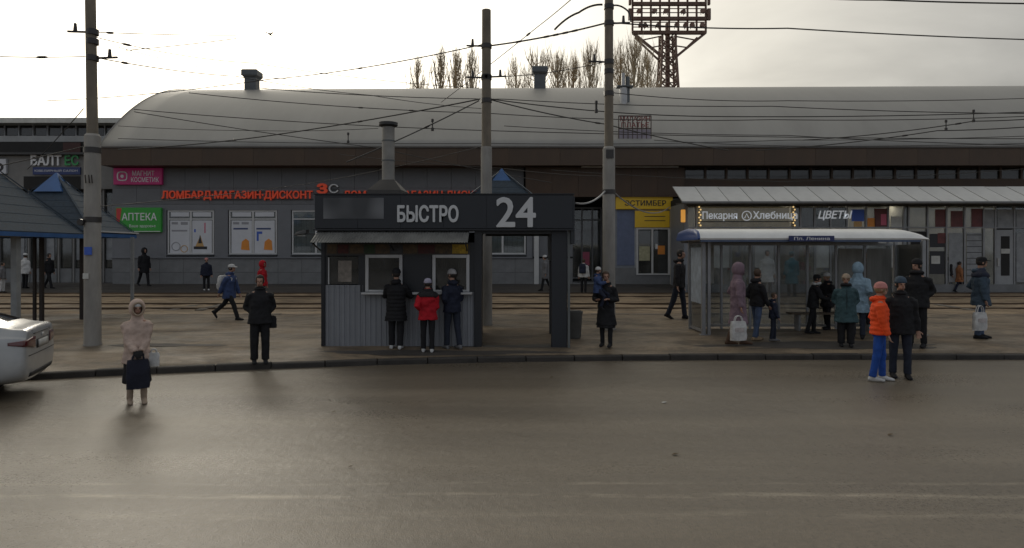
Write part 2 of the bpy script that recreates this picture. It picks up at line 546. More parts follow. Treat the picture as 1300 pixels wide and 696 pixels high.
# ------------------------------------------------------------------ market hall with barrel roof
FY = 32.0
def FX(px): return U(px, FY)
def FZ(py): return V(py, FY)
m_grey = mat('grey_cladding', (.142, .147, .156), 0.5, var=0.12, vscale=1.3, bump=0.05)
m_grey2 = mat('light_grey_pilaster', (.168, .174, .187), 0.5, var=0.10, vscale=1.3)
m_plinth = mat('plinth_tile', (.175, .178, .18), 0.55, var=0.18, vscale=2)
m_back = mat('dark_backing', (.02, .02, .02), 0.9, var=0)
m_brown = mat('brown_panel', (.066, .037, .019), 0.55, var=0.25, vscale=0.8, stretch=(1, 1, 0.4))
m_brown2 = mat('brown_fascia', (.072, .044, .025), 0.5, var=0.22, vscale=0.7, stretch=(1, 1, .4))
m_pvc = mat('white_plastic_frame', (.55, .55, .54), 0.4, var=0.08)
m_dkint = mat('dark_interior_and_shade', (.018, .017, .016), 0.8, var=0.3)
m_glass = glass('shop_glass', (.9, .93, .93), 0.97, dust=(.02, .14))
m_shadeglass = glass('dark_glass', (.35, .37, .38), 0.6, dust=(.05, .16))

hall = thing('market_hall', 'long grey market hall with brown fascia under a pale barrel-vaulted metal roof', 'building', (0, FY, 0.6))
def H(mb_, name, m, parent=None, **k):      # build in hall coordinates from world-space shapes
    mb_.v = [(x_, y_ - FY, z_ - 0.6) for x_, y_, z_ in mb_.v]
    return mb_.build(name, m, parent or hall, **k)
XL, XR = FX(143), 33.0
ZS, ZW0, ZW1, ZE = FZ(327), FZ(323), FZ(267), FZ(188)
H(B(XL, FX(727), FY + .12, FY + 14, 0.3, 7.0), 'core_wall', m_back)
H(B(FX(772), XR, FY + .12, FY + 14, 0.3, 7.0), 'core_wall', m_back)
H(B(FX(727), FX(772), FY + 2.2, FY + 14, 0.3, 7.0), 'core_wall', m_back)
H(B(FX(727), FX(772), FY + .12, FY + 2.2, FZ(252), 7.0), 'core_wall', m_back)
wins = [(212, 272), (290, 352), (370, 432), (450, 512), (530, 592), (608, 668)]
# cladding panels above the windows, two courses
zc = [ZW1 + 0.28, 5.3, 6.35]
n = 17; w = (FX(665) - XL) / n
for r in range(2):
    me = B(0.006, w - 0.006, -0.02, 0.10, 0.006, zc[r + 1] - zc[r] - 0.006).mesh('cladding_panel'); me.materials.append(m_grey)
    for i in range(n):
        inst(me, 'cladding_panel', hall, (XL + i * w, random.uniform(-.004, .004), zc[r] - 0.6))
# band right above the windows, sill line, plinth panels
H(B(XL, FX(676), FY - .01, FY + .1, ZW1, zc[0] - .005), 'lintel_band', m_grey2)
H(B(XL, FX(676), FY - .10, FY + .1, ZS - .05, ZS + .04), 'sill_ledge', m_grey2, bev=.01)
n2 = 18; w2 = (FX(684) - XL) / n2
for r in range(2):
    h2 = (ZS - .05 - 0.62) / 2
    me = B(.005, w2 - .005, -.04, .1, .005, h2 - .005).mesh('plinth_panel'); me.materials.append(m_plinth)
    for i in range(n2):
        inst(me, 'plinth_panel', hall, (XL + i * w2, random.uniform(-.003, .003), .02 + r * h2))
# pilasters between windows
edges = [143] + [q for a in wins for q in a] + [676]
for a, b_ in zip(edges[0::2], edges[1::2]):
    H(B(FX(a) + (.02 if a > 143 else 0), FX(b_) - .02, FY - .03, FY + .1, ZS + .04, ZW1), 'pilaster', m_grey2)
# windows
m_poster = mat('poster_white', (.62, .63, .66), 0.5, var=.05)
m_frost = mat('frosted_film', (.24, .26, .25), 0.45, var=.2, vscale=2)
m_blind = mat('pale_blind', (.36, .38, .37), 0.6, var=.3, vscale=1.4)
P = {k: mat('print_' + k, c, 0.5, var=.08) for k, c in dict(black=(.02, .02, .025), navy=(.03, .05, .16), orange=(.75, .27, .04),
     tan=(.55, .33, .12), grey=(.3, .3, .32), red=(.55, .05, .05), green=(.05, .22, .05), blue=(.05, .12, .5), yellow=(.75, .5, .03), white=(.7, .7, .7), pink=(.6, .12, .2)).items()}
def wbox(parent, name, m, x0, x1, z0, z1, yf, th=.004):     # thin box on a window, pixels in the facade plane, y offset
    return H(B(FX(x0), FX(x1), FY + yf - th, FY + yf, FZ(z1), FZ(z0)), name, m, parent)
for wi, (a, b_) in enumerate(wins):
    wo = H(B(FX(a) + .02, FX(b_) - .02, FY + .095, FY + .115, ZW0, ZW1), 'window', m_blind if wi > 1 else m_dkint)
    fr = MB()
    x0, x1 = FX(a) + .02, FX(b_) - .02; xm = (x0 + x1) / 2
    zt = ZW1 - .42
    for q in ((x0, x0 + .07), (xm - .045, xm + .045), (x1 - .07, x1)): fr.box(q[0], q[1], FY + .02, FY + .08, ZW0, ZW1)
    for q in ((ZW0, ZW0 + .07), (ZW1 - .07, ZW1)): fr.box(x0 + .07, xm - .045, FY + .021, FY + .079, *q); fr.box(xm + .045, x1 - .07, FY + .021, FY + .079, *q)
    for q in ((x0 + .07, xm - .045), (xm + .045, x1 - .07)): fr.box(q[0], q[1], FY + .022, FY + .078, zt - .03, zt + .03)
    H(fr, 'frame', m_pvc, wo)
    for q in ((x0 + .07, xm - .045), (xm + .045, x1 - .07)):
        H(B(q[0], q[1], FY + .045, FY + .05, ZW0 + .07, zt - .03), 'pane', m_glass, wo)
        H(B(q[0], q[1], FY + .045, FY + .05, zt + .03, ZW1 - .07), 'pane', m_glass, wo)
    H(B(x0 - .03, x1 + .03, FY - .14, FY + .02, ZW0 - .045, ZW0 - .005), 'sill', m_grey2, wo)
    if wi < 2:
        m_ = (a + b_) / 2
        for k, (c0, c1) in enumerate(((a + 3.5, m_ - 1.6), (m_ + 1.6, b_ - 3.5))):
            wbox(wo, 'poster', m_poster, c0, c1, 280, 321.5, .040)
            wbox(wo, 'poster', m_poster, c0 + 1, c1 - 1, 269.5, 275, .040)
            W_ = c1 - c0
            if wi == 0 and k == 0:
                wbox(wo, 'print', P['grey'], c0 + 2, c0 + W_ * .4, 282, 285, .035); wbox(wo, 'print', P['grey'], c0 + W_ * .55, c0 + W_ * .9, 282, 285.5, .035)
                wbox(wo, 'print', P['grey'], c0 + 2, c1 - 3, 292, 294, .035)
                for cx, cz, r_ in ((c0 + W_ * .3, 313, .20), (c0 + W_ * .72, 316, .16)):
                    ring = MB(); pts = [(FX(cx) + r_ * math.cos(t), FY + .033, FZ(cz) + r_ * math.sin(t)) for t in np.linspace(0, 6.283, 17)]
                    ring.tube(pts, .018, 5); H(ring, 'print', P['tan'] if cx > c0 + W_ * .5 else P['grey'], wo)
            elif wi == 0:
                wbox(wo, 'print', P['black'], c0 + 2, c1 - 6, 313, 316.5, .035)
                H(MB().prism([(FX(c0 + 4), FZ(313)), (FX(c1 - 10), FZ(313)), (FX(c0 + W_ * .42), FZ(299))], FY + .031, FY + .035), 'print', P['tan'], wo)
                H(MB().prism([(FX(c0 + W_ * .3), FZ(309)), (FX(c0 + W_ * .5), FZ(309)), (FX(c0 + W_ * .4), FZ(298))], FY + .027, FY + .030), 'print', P['black'], wo)
                wbox(wo, 'print', P['blue'], c0 + 2.5, c0 + 4.5, 291, 295, .035); wbox(wo, 'print', P['pink'], c0 + W_ * .62, c0 + W_ * .68, 283, 296, .035)
            else:
                if k == 0: wbox(wo, 'print', P['grey'], c0 + 2, c0 + W_ * .38, 282, 285, .035); wbox(wo, 'print', P['grey'], c0 + W_ * .5, c1 - 4, 282, 285, .035)
                wbox(wo, 'print', P['navy'], c0 + 2.5, c1 - 5, 289.5, 291.5, .035)
                if k == 1: wbox(wo, 'print', P['blue'], c0 + 3, c0 + 5.5, 294, 306, .035); wbox(wo, 'print', P['blue'], c0 + 5.5, c0 + 10, 294, 297, .035)
                cx = c0 + W_ * .66
                H(MB().prism([(FX(cx - 5), FZ(317)), (FX(cx + 6), FZ(318)), (FX(cx + 5), FZ(306)), (FX(cx + 1), FZ(303)), (FX(cx - 4), FZ(307))], FY + .031, FY + .035), 'print', P['orange'], wo)
    else:
        for q in np.linspace(x0 + .18, x1 - .18, 9):
            H(B(q - .012, q + .012, FY + .082, FY + .09, ZW0 + .1, zt - .05), 'curtain_fold', m_frost, wo)
# fascia boards and soffit
m_edge_metal = mat('roof_edge_metal', (.12, .11, .10), 0.45, 0.3, var=.15)
FF = 31.0
zf1, zf0 = V(188, FF), V(210, FF)
n = 22; wv = (XR - XL) / n
me = B(.004, wv - .004, 0, .05, 0, zf1 - zf0).mesh('fascia_board'); me.materials.append(m_brown2)
for i in range(n):
    inst(me, 'fascia_board', hall, (XL + i * wv, FF - FY + random.uniform(-.003, .003), zf0 - .6))
H(B(XL + .01, XR, FF + .06, FY + .12, zf0 + .01, zf0 + .06), 'soffit', m_brown)
H(B(XL - .08, XR, FF - .06, FF + .12, zf1 + .003, zf1 + .075), 'gutter', m_edge_metal, bev=.01)
# brown lower band right of the grey wing
zb0, zb1 = V(250, 31.6), zf0 - .012
nb = 6; xa = FX(667); xb = FX(866); wv = (xb - xa) / nb
me = B(.004, wv - .004, 0, .05, 0, zb1 - zb0).mesh('brown_panel'); me.materials.append(m_brown)
for i in range(nb):
    inst(me, 'brown_panel', hall, (xa + i * wv, -.4 + random.uniform(-.004, .004), zb0 - .6))
H(B(xa, xb, FY - .34, FY + .11, zb0 + .01, zb1 - .1), 'bulkhead', m_back)
H(B(U(738, 31.5), U(861, 31.5), 31.42, 31.53, V(213, 31.5), V(210.5, 31.5)), 'light_strip', m_pvc)
# grey wall with window between the sixth window and the entrance, entrance recess with glazed door
H(B(FX(676), FX(727), FY - .03, FY + .1, ZS + .04, zb0 + .009), 'pilaster', m_grey)
H(B(FX(684), FX(727), FY - .035, FY + .1, .63, ZS - .05), 'plinth_panel', m_plinth)
H(B(FX(678), FX(684), FY - .12, FY - .032, .7, zb0), 'downpipe_box', m_pvc, bev=.01)
dr = H(B(FX(729), FX(770), FY + 1.95, FY + 1.99, .8, FZ(262)), 'entrance', m_dkint)
fr = MB()
for q in (729, 743, 757, 769): fr.box(FX(q), FX(q) + .08, FY + 1.86, FY + 1.93, .8, FZ(262))
for q in (262, 278, 356): fr.box(FX(729), FX(770), FY + 1.865, FY + 1.925, FZ(q), FZ(q) + .08)
H(fr, 'frame', mat('grey_door_frame', (.2, .2, .2), .45), dr)
H(B(FX(730), FX(769), FY + 1.90, FY + 1.91, .9, FZ(264)), 'pane', m_glass, dr)
wbox(dr, 'notice', m_poster, 731, 741, 290, 304, 1.85); wbox(dr, 'notice', P['pink'], 745, 754, 320, 338, 1.85)
H(B(FX(727), FX(772), FY - .05, FY + 2.2, .45, .78), 'entrance_step', m_plinth)
# clerestory on the right under the fascia
zc0, zc1 = V(226, 31.6), V(211, 31.6)
H(B(FX(866), XR, FY - .12, FY + .11, V(240, 31.6), zc0 - .01), 'brown_panel', m_brown)
x = FX(868)
wm = 27 * 31.6 / 850
while x < XR - 1:
    H(B(x + .05, x + wm - .05, FY - .05, FY + .02, zc0, zc1 - .02), 'clerestory_pane', m_shadeglass)
    H(B(x - .05, x + .05, FY - .13, FY + .02, zc0 - .01, zc1 - .01), 'clerestory_mullion', m_brown)
    x += wm
# barrel roof: metal sheets with standing seams
m_roof = mat('roof_metal', (.315, .305, .28), 0.5, 0.2, var=.12, vscale=0.25, stretch=(2.2, .6, .6))
rx0, run, rise = XL - .05, 5.35, 4.0
prof = []
RA, A0 = 15.4, R(47)
for i in range(25):
    t = A0 * (1 - i / 24)
    prof.append((FF - .05 + RA * (math.sin(A0) - math.sin(t)), zf1 + .085 + RA * (math.cos(t) - math.cos(A0))))
back = [(2 * prof[-1][0] - y, z) for y, z in reversed(prof[:-1])]
prof2 = prof + back
def ridge_k(x_): return 1.0 + 0.05 * (x_ - rx0) / (XR - rx0)
roof = MB()
xsn = np.linspace(rx0, XR, 40)
k = len(prof2)
vs = [(x_, y, zf1 + .085 + (z - zf1 - .085) * ridge_k(x_)) for x_ in xsn for y, z in prof2]
fs = [(i * k + j, (i + 1) * k + j, (i + 1) * k + j + 1, i * k + j + 1) for i in range(len(xsn) - 1) for j in range(k - 1)]
roof.add(vs, fs)
ro = H(roof, 'roof', m_roof, smooth=50)
so = ro.modifiers.new('solid', 'SOLIDIFY'); so.thickness = .08; so.offset = -1
m_seam = mat('roof_seam', (.29, .285, .27), 0.5, .25, var=.1)
x = rx0 + .02
seam_i = 0
while x < rx0 + .5:
    kx = ridge_k(x)
    pts = [(x, y, zf1 + .085 + (z - zf1 - .085) * kx + .008) for y, z in prof]
    H(MB().tube(pts, .003 if seam_i else .02, 4, caps=True), 'roof_seam', m_seam, ro)
    x += 1.12; seam_i += 1
gab = MB()
poly = [(y, z - .05) for y, z in prof2]
gab.prismx(poly, XL + .1, XL + .2)
H(gab, 'gable_wall', m_grey)
H(B(XL, XL + .15, FY, FY + 20, .4, zf1 + .06), 'side_wall', m_grey)

# roof vents
m_vent = mat('galvanised_vent', (.12, .13, .135), .5, .4, var=.25, vscale=2)
def roof_vent(px, label, yt=90, yb=116, wd=10):
    Y = 38.0; X = U(px, Y); z0 = V(yb, Y) - .5
    t = thing('roof_vent', label, 'vent', (X, Y, z0), 0, 'vents on the barrel roof')
    hw = wd * Y / 850; h = V(yt, Y) - z0
    MB().box(-hw * .72, hw * .72, -hw * .72, hw * .72, 0, h * .78).build('shaft', m_vent, t, bev=.02)
    c = MB(); c.stack([(0, 0, h * .72, hw * 1.02, hw * 1.02), (0, 0, h * .8, hw * 1.42, hw * 1.42), (0, 0, h * .97, hw * 1.42, hw * 1.42), (0, 0, h, hw * 1.2, hw * 1.2)], 4)
    c.v = [((x - y) * .7071, (x + y) * .7071, z) for x, y, z in c.v]
    c.build('cap', m_vent, t)
roof_vent(320, 'dark square roof vent with flared cap at the left of the barrel roof')
roof_vent(685, 'grey square roof vent with flared cap right of the middle pole', 86, 112, 10)
Y = 34.3; X = U(793, Y)
t = thing('roof_stack', 'slim white and dark twin pipe stack on the roof beside the right pole', 'chimney', (X, Y, V(140, Y)))
m_wm = mat('white_metal', (.5, .5, .5), .4, .2)
MB().tube([(-.08, 0, 0), (-.08, 0, V(93, Y) - V(140, Y))], .09, 10).build('pipe', m_wm, t, smooth=40)
MB().tube([(.16, .1, 0), (.16, .1, V(97, Y) - V(140, Y))], .12, 10).build('pipe', m_vent, t, smooth=40)
MB().tube([(-.06, 0, 0), (-.06, 0, V(112, Y) - V(140, Y))], .2, 10).build('sleeve', m_wm, t, smooth=40)
MB().box(-.42, .42, -.2, .3, V(111, Y) - V(140, Y), V(109.5, Y) - V(140, Y)).build('flange', m_vent, t)

# sign standing on the roof
Y = 31.35
t = thing('roof_sign', 'openwork sign with two rows of dull red letters standing on the barrel roof', 'sign', (U(806, Y), Y, V(178, Y)))
fr = MB(); hw = 20.5 * Y / 850; h1 = V(147, Y) - V(178, Y); hm = V(163, Y) - V(178, Y)
for q in np.linspace(-hw, hw, 8): fr.box(q - .02, q + .02, -.02, .02, 0, h1)
for q in (0, hm - .04, h1 - .04): fr.box(-hw, hw, -.026, .026, q, q + .05)
fr.build('sign_frame', mat('rusty_frame', (.10, .07, .06), .7, var=.3), t)
m_rl = mat('dull_red_letters', (.22, .07, .06), .6, var=.3)
lettering('МАГАЗИН', hw * 1.85, .22, (0, -.04, h1 - .16), m_rl, t, .03, .02)
lettering('ПЛАТЬЕ', hw * 1.7, .24, (0, -.04, hm + .15), m_rl, t, .03, .02)
MB().box(-hw, hw, -.012, .012, .03, hm - .06).build('sign_board', mat('faded_lilac_board', (.30, .27, .32), .6, var=.3, vscale=2), t)

# ------------------------------------------------------------------ signs on the grey wall
m_redl = mat('red_letters', (.66, .075, .03), .45, var=.12, emit=(1, .10, .03), estr=.10)
m_wl = mat('white_letters', (.75, .75, .75), .4, var=.04)
m_boxside = mat('sign_side', (.05, .05, .05), .5)
def sign_box(name, label, x0, x1, z0, z1, m, Y=FY, d=.16, off=.04):
    t = thing(name, label, 'sign', ((U(x0, Y) + U(x1, Y)) / 2, Y - off, V(z1, Y)))
    hw = (U(x1, Y) - U(x0, Y)) / 2; h = V(z0, Y) - V(z1, Y)
    MB().box(-hw, hw, -d, 0, 0, h).build('sign_case', m, t, bev=.012)
    return t, hw, h, -d
t, hw, h, yf = sign_box('wall_sign', 'magenta cosmetics shop sign with white emblem high on the grey wall', 147, 208, 214, 235, mat('magenta_panel', (.38, .02, .13), .4, var=.08, emit=(.5, .02, .16), estr=.05))
lettering('МАГНИТ', 1.05, .24, (.28, yf - .002, h * .68), m_wl, t, .006, .01)
lettering('КОСМЕТИК', 1.32, .24, (.36, yf - .002, h * .30), m_wl, t, .006, .01)
em = MB(); pts = []
for i in range(25):
    a = 2 * math.pi * i / 24; c, s_ = math.cos(a), math.sin(a)
    pts.append((-.72 + .22 * math.copysign(abs(c) ** .55, c), yf - .004, h * .5 + .2 * math.copysign(abs(s_) ** .55, s_)))
em.tube(pts, .035, 5); em.tube([(-.72, yf - .02, h * .5), (-.72, yf, h * .5)], .08, 12); em.build('emblem', m_wl, t)
t, hw, h, yf = sign_box('wall_sign', 'green pharmacy sign box with white letters and a red corner', 150, 207, 264, 295, mat('green_panel', (.03, .25, .03), .4, var=.08, emit=(.03, .35, .04), estr=.05))
lettering('АПТЕКА', 1.66, .36, (.05, yf - .002, h * .63), m_wl, t, .008, .012)
lettering('Ваше здоровье', 1.25, .17, (.2, yf - .002, h * .24), m_wl, t, .006, .0)
MB().prism([(-hw + .03, h - .03), (-hw + .28, h - .03), (-hw + .2, h * .42), (-hw + .03, h * .3)], yf - .0045, yf - .0008).build('corner_mark', P['red'], t)
MB().box(-hw + .03, hw - .03, yf - .003, yf - .001, .02, .05).build('trim', m_wl, t)
def letters_sign(label, x0, x1, yc, s):
    t = thing('letter_sign', label, 'sign', (U((x0 + x1) / 2, FY), FY - .05, FZ(yc) - .3))
    w_ = U(x1, FY) - U(x0, FY)
    lettering(s, w_, .46, (0, -.04, .3), m_redl, t, .06, .022)
    MB().box(-w_ / 2, w_ / 2, -.03, .01, .10, .14).build('rail', m_boxside, t)
    MB().box(-w_ / 2, w_ / 2, -.03, .01, .46, .50).build('rail', m_boxside, t)
letters_sign('row of orange-red pawnshop letters on the grey wall left of the kiosk', 207, 398, 248.5, 'ЛОМБАРД·МАГАЗИН·ДИСКОНТ')
letters_sign('row of orange-red letters mostly hidden behind the dark kiosk roof', 437, 628, 248.5, 'ЛОМБАРД·МАГАЗИН·ДИСКОНТ')
t = thing('letter_sign', 'small two-letter emblem, orange and white, above the kiosk corner', 'sign', (FX(417), FY - .05, FZ(247)))
lettering('З', .52, .50, (-.27, -.02, .27), m_redl, t, .08, .05)
lettering('С', .46, .42, (.28, -.02, .27), m_wl, t, .08, .0)
MB().box(-.5, .5, -.03, .01, .2, .26).build('rail', m_boxside, t)

# broken dark asphalt lip behind the kerb at the left and a trodden light patch, thin pieces of the ground
def ground_piece(name, pts, m, lift=.004):
    vs = []
    for a, b_ in pts:
        Yq = foot_y(a, b_); Xq = U(a, Yq); vs.append((Xq, Yq, gz(Xq, Yq) + lift))
    c = (sum(v[0] for v in vs) / len(vs), sum(v[1] for v in vs) / len(vs)); vs.append((c[0], c[1], gz(*c) + lift))
    n_ = len(pts)
    return struct(MB().add(vs, [(i, (i + 1) % n_, n_) for i in range(n_)]).build(name, m))
rp = random.Random(8)
def blob(cx, cy, rx, ry, n_=34):
    out_ = []
    for i in range(n_):
        a = 2 * math.pi * i / n_; f = 1 + .16 * math.sin(3 * a + cx) + .1 * math.sin(7 * a + cy) + rp.uniform(-.10, .10)
        out_.append((cx + rx * f * math.cos(a), cy - ry * f * math.sin(a)))
    return out_
ground_piece('asphalt_patch', blob(203, 438.4, 74, 1.9), m_walk, .006)
ground_piece('asphalt_patch', blob(560, 448, 150, 3.2), m_walk)
ground_piece('asphalt_patch', blob(1040, 439, 150, 5.0), m_walk)
m_lightdirt = ground_material('trodden_sand', (.12, .098, .07), (.24, .20, .145), .5, .9, (.5, 1, 1), 2.5, .4, detail=12)
ground_piece('sand_patch', blob(238, 464, 40, 2.2), m_lightdirt)
ground_piece('sand_patch', blob(88, 432, 9, 1.2), m_lightdirt)
# ------------------------------------------------------------------ yellow shop beside the entrance
shop = thing('corner_shop', 'small pale shop front with yellow signs and blue panel beside the dark entrance', 'shop', (FX(816), FY - .1, .7))
def K(mb_, name, m, parent, org, **k):
    mb_.v = [(x_ - org[0], y_ - org[1], z_ - org[2]) for x_, y_, z_ in mb_.v]
    return mb_.build(name, m, parent, **k)
so_ = tuple(shop.location)
m_pale = mat('pale_blue_wall', (.20, .215, .24), .5, var=.12)
m_blue = mat('blue_panel', (.12, .15, .24), .45, var=.15)
m_yel = mat('yellow_panel', (.62, .40, .02), .45, var=.08, emit=(.8, .5, .03), estr=.03)
def SB(x0, x1, y0, y1, yf, th, name, m, parent=None, **k):
    return K(B(FX(x0), FX(x1), FY + yf, FY + yf + th, FZ(y1), FZ(y0)), name, m, parent or shop, so_, **k)
SB(772, 864, 252, 362, -.10, .2, 'wall', m_pale)
SB(783, 805, 267, 337, -.12, .018, 'blue_panel', m_blue)
SB(776, 862, 340, 362, -.14, .03, 'plinth', m_plinth)
SB(805, 851, 262, 352, -.128, .026, 'window_surround', mat('white_surround', (.34, .35, .36), .5))
dd = SB(808, 848, 292, 348, -.15, .018, 'window', m_dkint)
fr = MB()
for q in (807, 826, 847): fr.box(FX(q), FX(q) + .09, FY - .19, FY - .152, FZ(349), FZ(291))
for q in (291.5, 349): fr.box(FX(807), FX(849), FY - .188, FY - .154, FZ(q), FZ(q) + .07)
K(fr, 'frame', m_pvc, dd, so_)
SB(810, 825, 293, 347, -.172, .004, 'pane', m_glass, dd); SB(829, 846, 293, 347, -.172, .004, 'pane', m_glass, dd)
SB(810.5, 824, 313, 331, -.180, .003, 'poster', mat('poster_cream', (.42, .40, .25), .5, var=.3, vscale=8), dd)
SB(834, 843, 312, 323, -.180, .003, 'poster', P['orange'], dd)
SB(831, 834, 310, 316, -.180, .003, 'poster', P['white'], dd)
t, hw, h, yf = sign_box('wall_sign', 'yellow fascia sign with dark letters above the blue shop panel', 781, 853, 250.5, 266, m_yel, FY - .1, .14, .045)
lettering('ЭСТИМБЕР', hw * 1.45, h * .45, (.05, yf - .002, h * .5), P['black'], t, .01, .015)
t, hw, h, yf = sign_box('wall_sign', 'plain yellow sign board with two thin text lines over the shop window', 805.5, 849.5, 268, 289, m_yel, FY - .1, .06, .06)
for q in (.66, .4): MB().box(-hw * .45, hw * .75, yf - .003, yf - .001, h * q - .015, h * q + .02).build('text_line', P['black'], t)
t = thing('wall_lamp', 'small glowing orange lamp box at the corner beside the shelter roof', 'lamp', (U(869, 28.9), 29.2, V(282, 28.9)))
MB().box(-.09, .09, -.12, .0, 0, .55).build('lamp_case', mat('amber_lamp', (.5, .25, .05), .4, emit=(1, .45, .08), estr=.45), t, bev=.02)
MB().box(-.03, .03, 0, .3, .2, .28).build('bracket', m_boxside, t)

# ------------------------------------------------------------------ glazed shop row with sloping awning
SY = 29.3
def SX(px): return U(px, SY)
def SZ(py): return V(py, SY)
g0 = .45
row = thing('shop_row', 'long glazed shop row with doors and upper panes under a pale sloping metal awning', 'shop', (SX(1080), SY, g0))
ro_ = tuple(row.location)
RX1 = 22.9
def RB(x0, x1, y0, y1, z0, z1, name, m, parent=None, **k):
    return K(B(x0, x1, y0, y1, z0, z1), name, m, parent or row, ro_, **k)
m_alu = mat('grey_aluminium', (.26, .265, .275), .45, .2, var=.12)
m_int = mat('shop_interior_wall', (.42, .40, .36), .8, var=.2, vscale=1)
m_aw = mat('awning_sheet', (.58, .58, .56), .5, .1, var=.14, vscale=.6, stretch=(1.5, 1, 1))
xl = SX(868)
RB(xl, RX1, SY + 2.35, SY + 2.5, .3, SZ(258), 'back_wall', m_int)
RB(xl, RX1, SY + .08, SY + 2.35, .3, .52, 'floor_slab', m_plinth)
RB(xl, RX1, SY - .1, SY + 2.5, SZ(258), SZ(250), 'ceiling', m_back)
RB(xl, xl + .1, SY - .08, SY + 2.35, .3, SZ(258), 'end_wall', m_pale)
RB(xl + .1, RX1, SY - .06, SY + .08, .3, SZ(361), 'plinth', m_plinth)
# mullions and transoms
cols = [872, 884, 1008, 1016, 1034, 1054, 1075, 1099, 1127, 1147, 1153, 1177, 1201, 1224, 1248, 1263, 1287, 1310, 1334, 1358]
lower = [872, 900, 928, 956, 984, 1008, 1034, 1054, 1075, 1099, 1127, 1147, 1153, 1177, 1201, 1224, 1248, 1263, 1287, 1310]
zb, zt_, zh = SZ(361), SZ(290), SZ(262)
for q in cols:
    RB(SX(q) - .035, SX(q) + .035, SY - .05, SY + .06, zt_ + .06, zh, 'mullion', m_alu)
for q in lower:
    RB(SX(q) - .035, SX(q) + .035, SY - .05, SY + .06, zb, zt_ - .01, 'mullion', m_alu)
RB(xl + .1, RX1, SY - .06, SY + .07, zt_, zt_ + .06, 'transom', m_alu)
RB(xl + .1, RX1, SY - .06, SY + .07, zh, SZ(258), 'head_rail', m_boxside)
for a, b_ in zip(cols[:-1], cols[1:]):
    RB(SX(a) + .035, SX(b_) - .035, SY, SY + .012, zt_ + .065, zh - .005, 'pane', m_glass)
solid = {}
for a, b_ in zip(lower[:-1], lower[1:]):
    if (a, b_) == (1263, 1287): continue
    RB(SX(a) + .035, SX(b_) - .035, SY, SY + .012, zb + .005, zt_ - .015, 'pane', m_glass)
# partitions, posters and things standing inside behind the panes
for q in (1012, 1150): RB(SX(q) - .12, SX(q) + .12, SY + .08, SY + 2.3, .5, SZ(259), 'partition', m_int)
def film(x0, x1, y0, y1, m, off=-.012, th=.004, name='window_print'):
    return RB(SX(x0), SX(x1), SY + off - th, SY + off, SZ(y1), SZ(y0), name, m)
m_dr = mat('dark_red_film', (.13, .032, .03), .5, var=.35, vscale=3)
m_gr = mat('grey_film', (.26, .27, .28), .5, var=.25, vscale=3)
m_lt = mat('pale_film', (.50, .50, .47), .5, var=.2, vscale=3)
film(1081, 1097, 266, 281, P['blue'], name='blue_poster'); film(1084, 1094, 281, 288, P['tan'])
film(1101, 1111, 277, 288, P['orange']); film(1110, 1126, 265, 288, m_dr); film(1118, 1125, 272, 286, P['pink'], -.018)
film(1131, 1145, 275, 289, m_lt)
film(1187, 1200, 266, 289, m_dr); film(1207, 1222, 268, 289, m_dr); film(1233, 1247, 265, 289, m_dr)
film(1250, 1262, 266, 289, m_gr); film(1266, 1286, 266, 289, m_gr); film(1290, 1309, 266, 289, m_gr)
film(1156, 1176, 294, 359, m_dkint); film(1180, 1199, 297, 314, P['black']); film(1190, 1200, 296, 309, m_dr, -.018)
film(1180, 1199, 319, 348, P['black']); film(1182, 1193, 325, 335, m_lt, -.018)
film(1204, 1222, 296, 358, m_gr); film(1227, 1246, 296, 358, m_gr)
for k in range(8): film(1227, 1246, 298 + k * 7.4, 298.8 + k * 7.4, P['black'], -.017, .003)
film(1290, 1309, 296, 358, m_gr)
for a, b_, m_ in ((875, 898, m_lt), (902, 926, m_lt), (958, 982, m_lt), (1036, 1052, m_lt), (1078, 1097, m_gr), (1101, 1125, m_lt), (1129, 1145, m_lt)):
    film(a, b_, 294, 340, m_, name='window_film')
rs = random.Random(11)
pal = [P['tan'], P['red'], P['yellow'], P['white'], P['green'], P['pink'], P['grey'], P['orange'], P['blue']]
for sx0, sx1 in ((890, 950), (956, 1002), (1020, 1072), (1078, 1124)):
    sh = MB()
    for k in range(4): sh.box(SX(sx0), SX(sx1), SY + .9, SY + 1.3, .75 + k * .62, .79 + k * .62)
    for q in (sx0, sx1): sh.box(SX(q) - .03, SX(q) + .03, SY + .95, SY + 1.25, .5, 3.1)
    unit = K(sh, 'shelf_unit', m_lt, row, ro_)
    for k in range(4):
        x = SX(sx0) + .1
        while x < SX(sx1) - .2:
            w_ = rs.uniform(.10, .24); h_ = rs.uniform(.14, .42)
            if rs.random() < .8: RB(x, x + w_, SY + .95, SY + 1.2, .793 + k * .62, .79 + k * .62 + h_, 'goods', rs.choice(pal), unit)
            x += w_ + rs.uniform(.02, .12)
m_lamp = mat('ceiling_lamp_lit', (.8, .8, .75), .4, var=0, emit=(1, .88, .68), estr=9.0)
for q in (910, 950, 990, 1030, 1065, 1100, 1135, 1190, 1240, 1290): RB(SX(q) - .3, SX(q) + .3, SY + .75, SY + 1.0, SZ(258) - .06, SZ(258) - .004, 'ceiling_lamp', m_lamp)
# door on the right
d_ = RB(SX(1264.5), SX(1285.5), SY - .03, SY + .03, .5, SZ(292), 'door', mat('pale_door', (.30, .31, .32), .45, var=.1))
RB(SX(1270), SX(1281), SY - .04, SY - .031, SZ(350), SZ(300), 'door_pane', m_dkint, d_)
RB(SX(1270), SX(1281), SY - .05, SY - .041, SZ(322), SZ(316), 'notice', m_lt, d_)
RB(SX(1265), SX(1266.2), SY - .12, SY - .031, SZ(338), SZ(328), 'handle', m_pvc, d_)
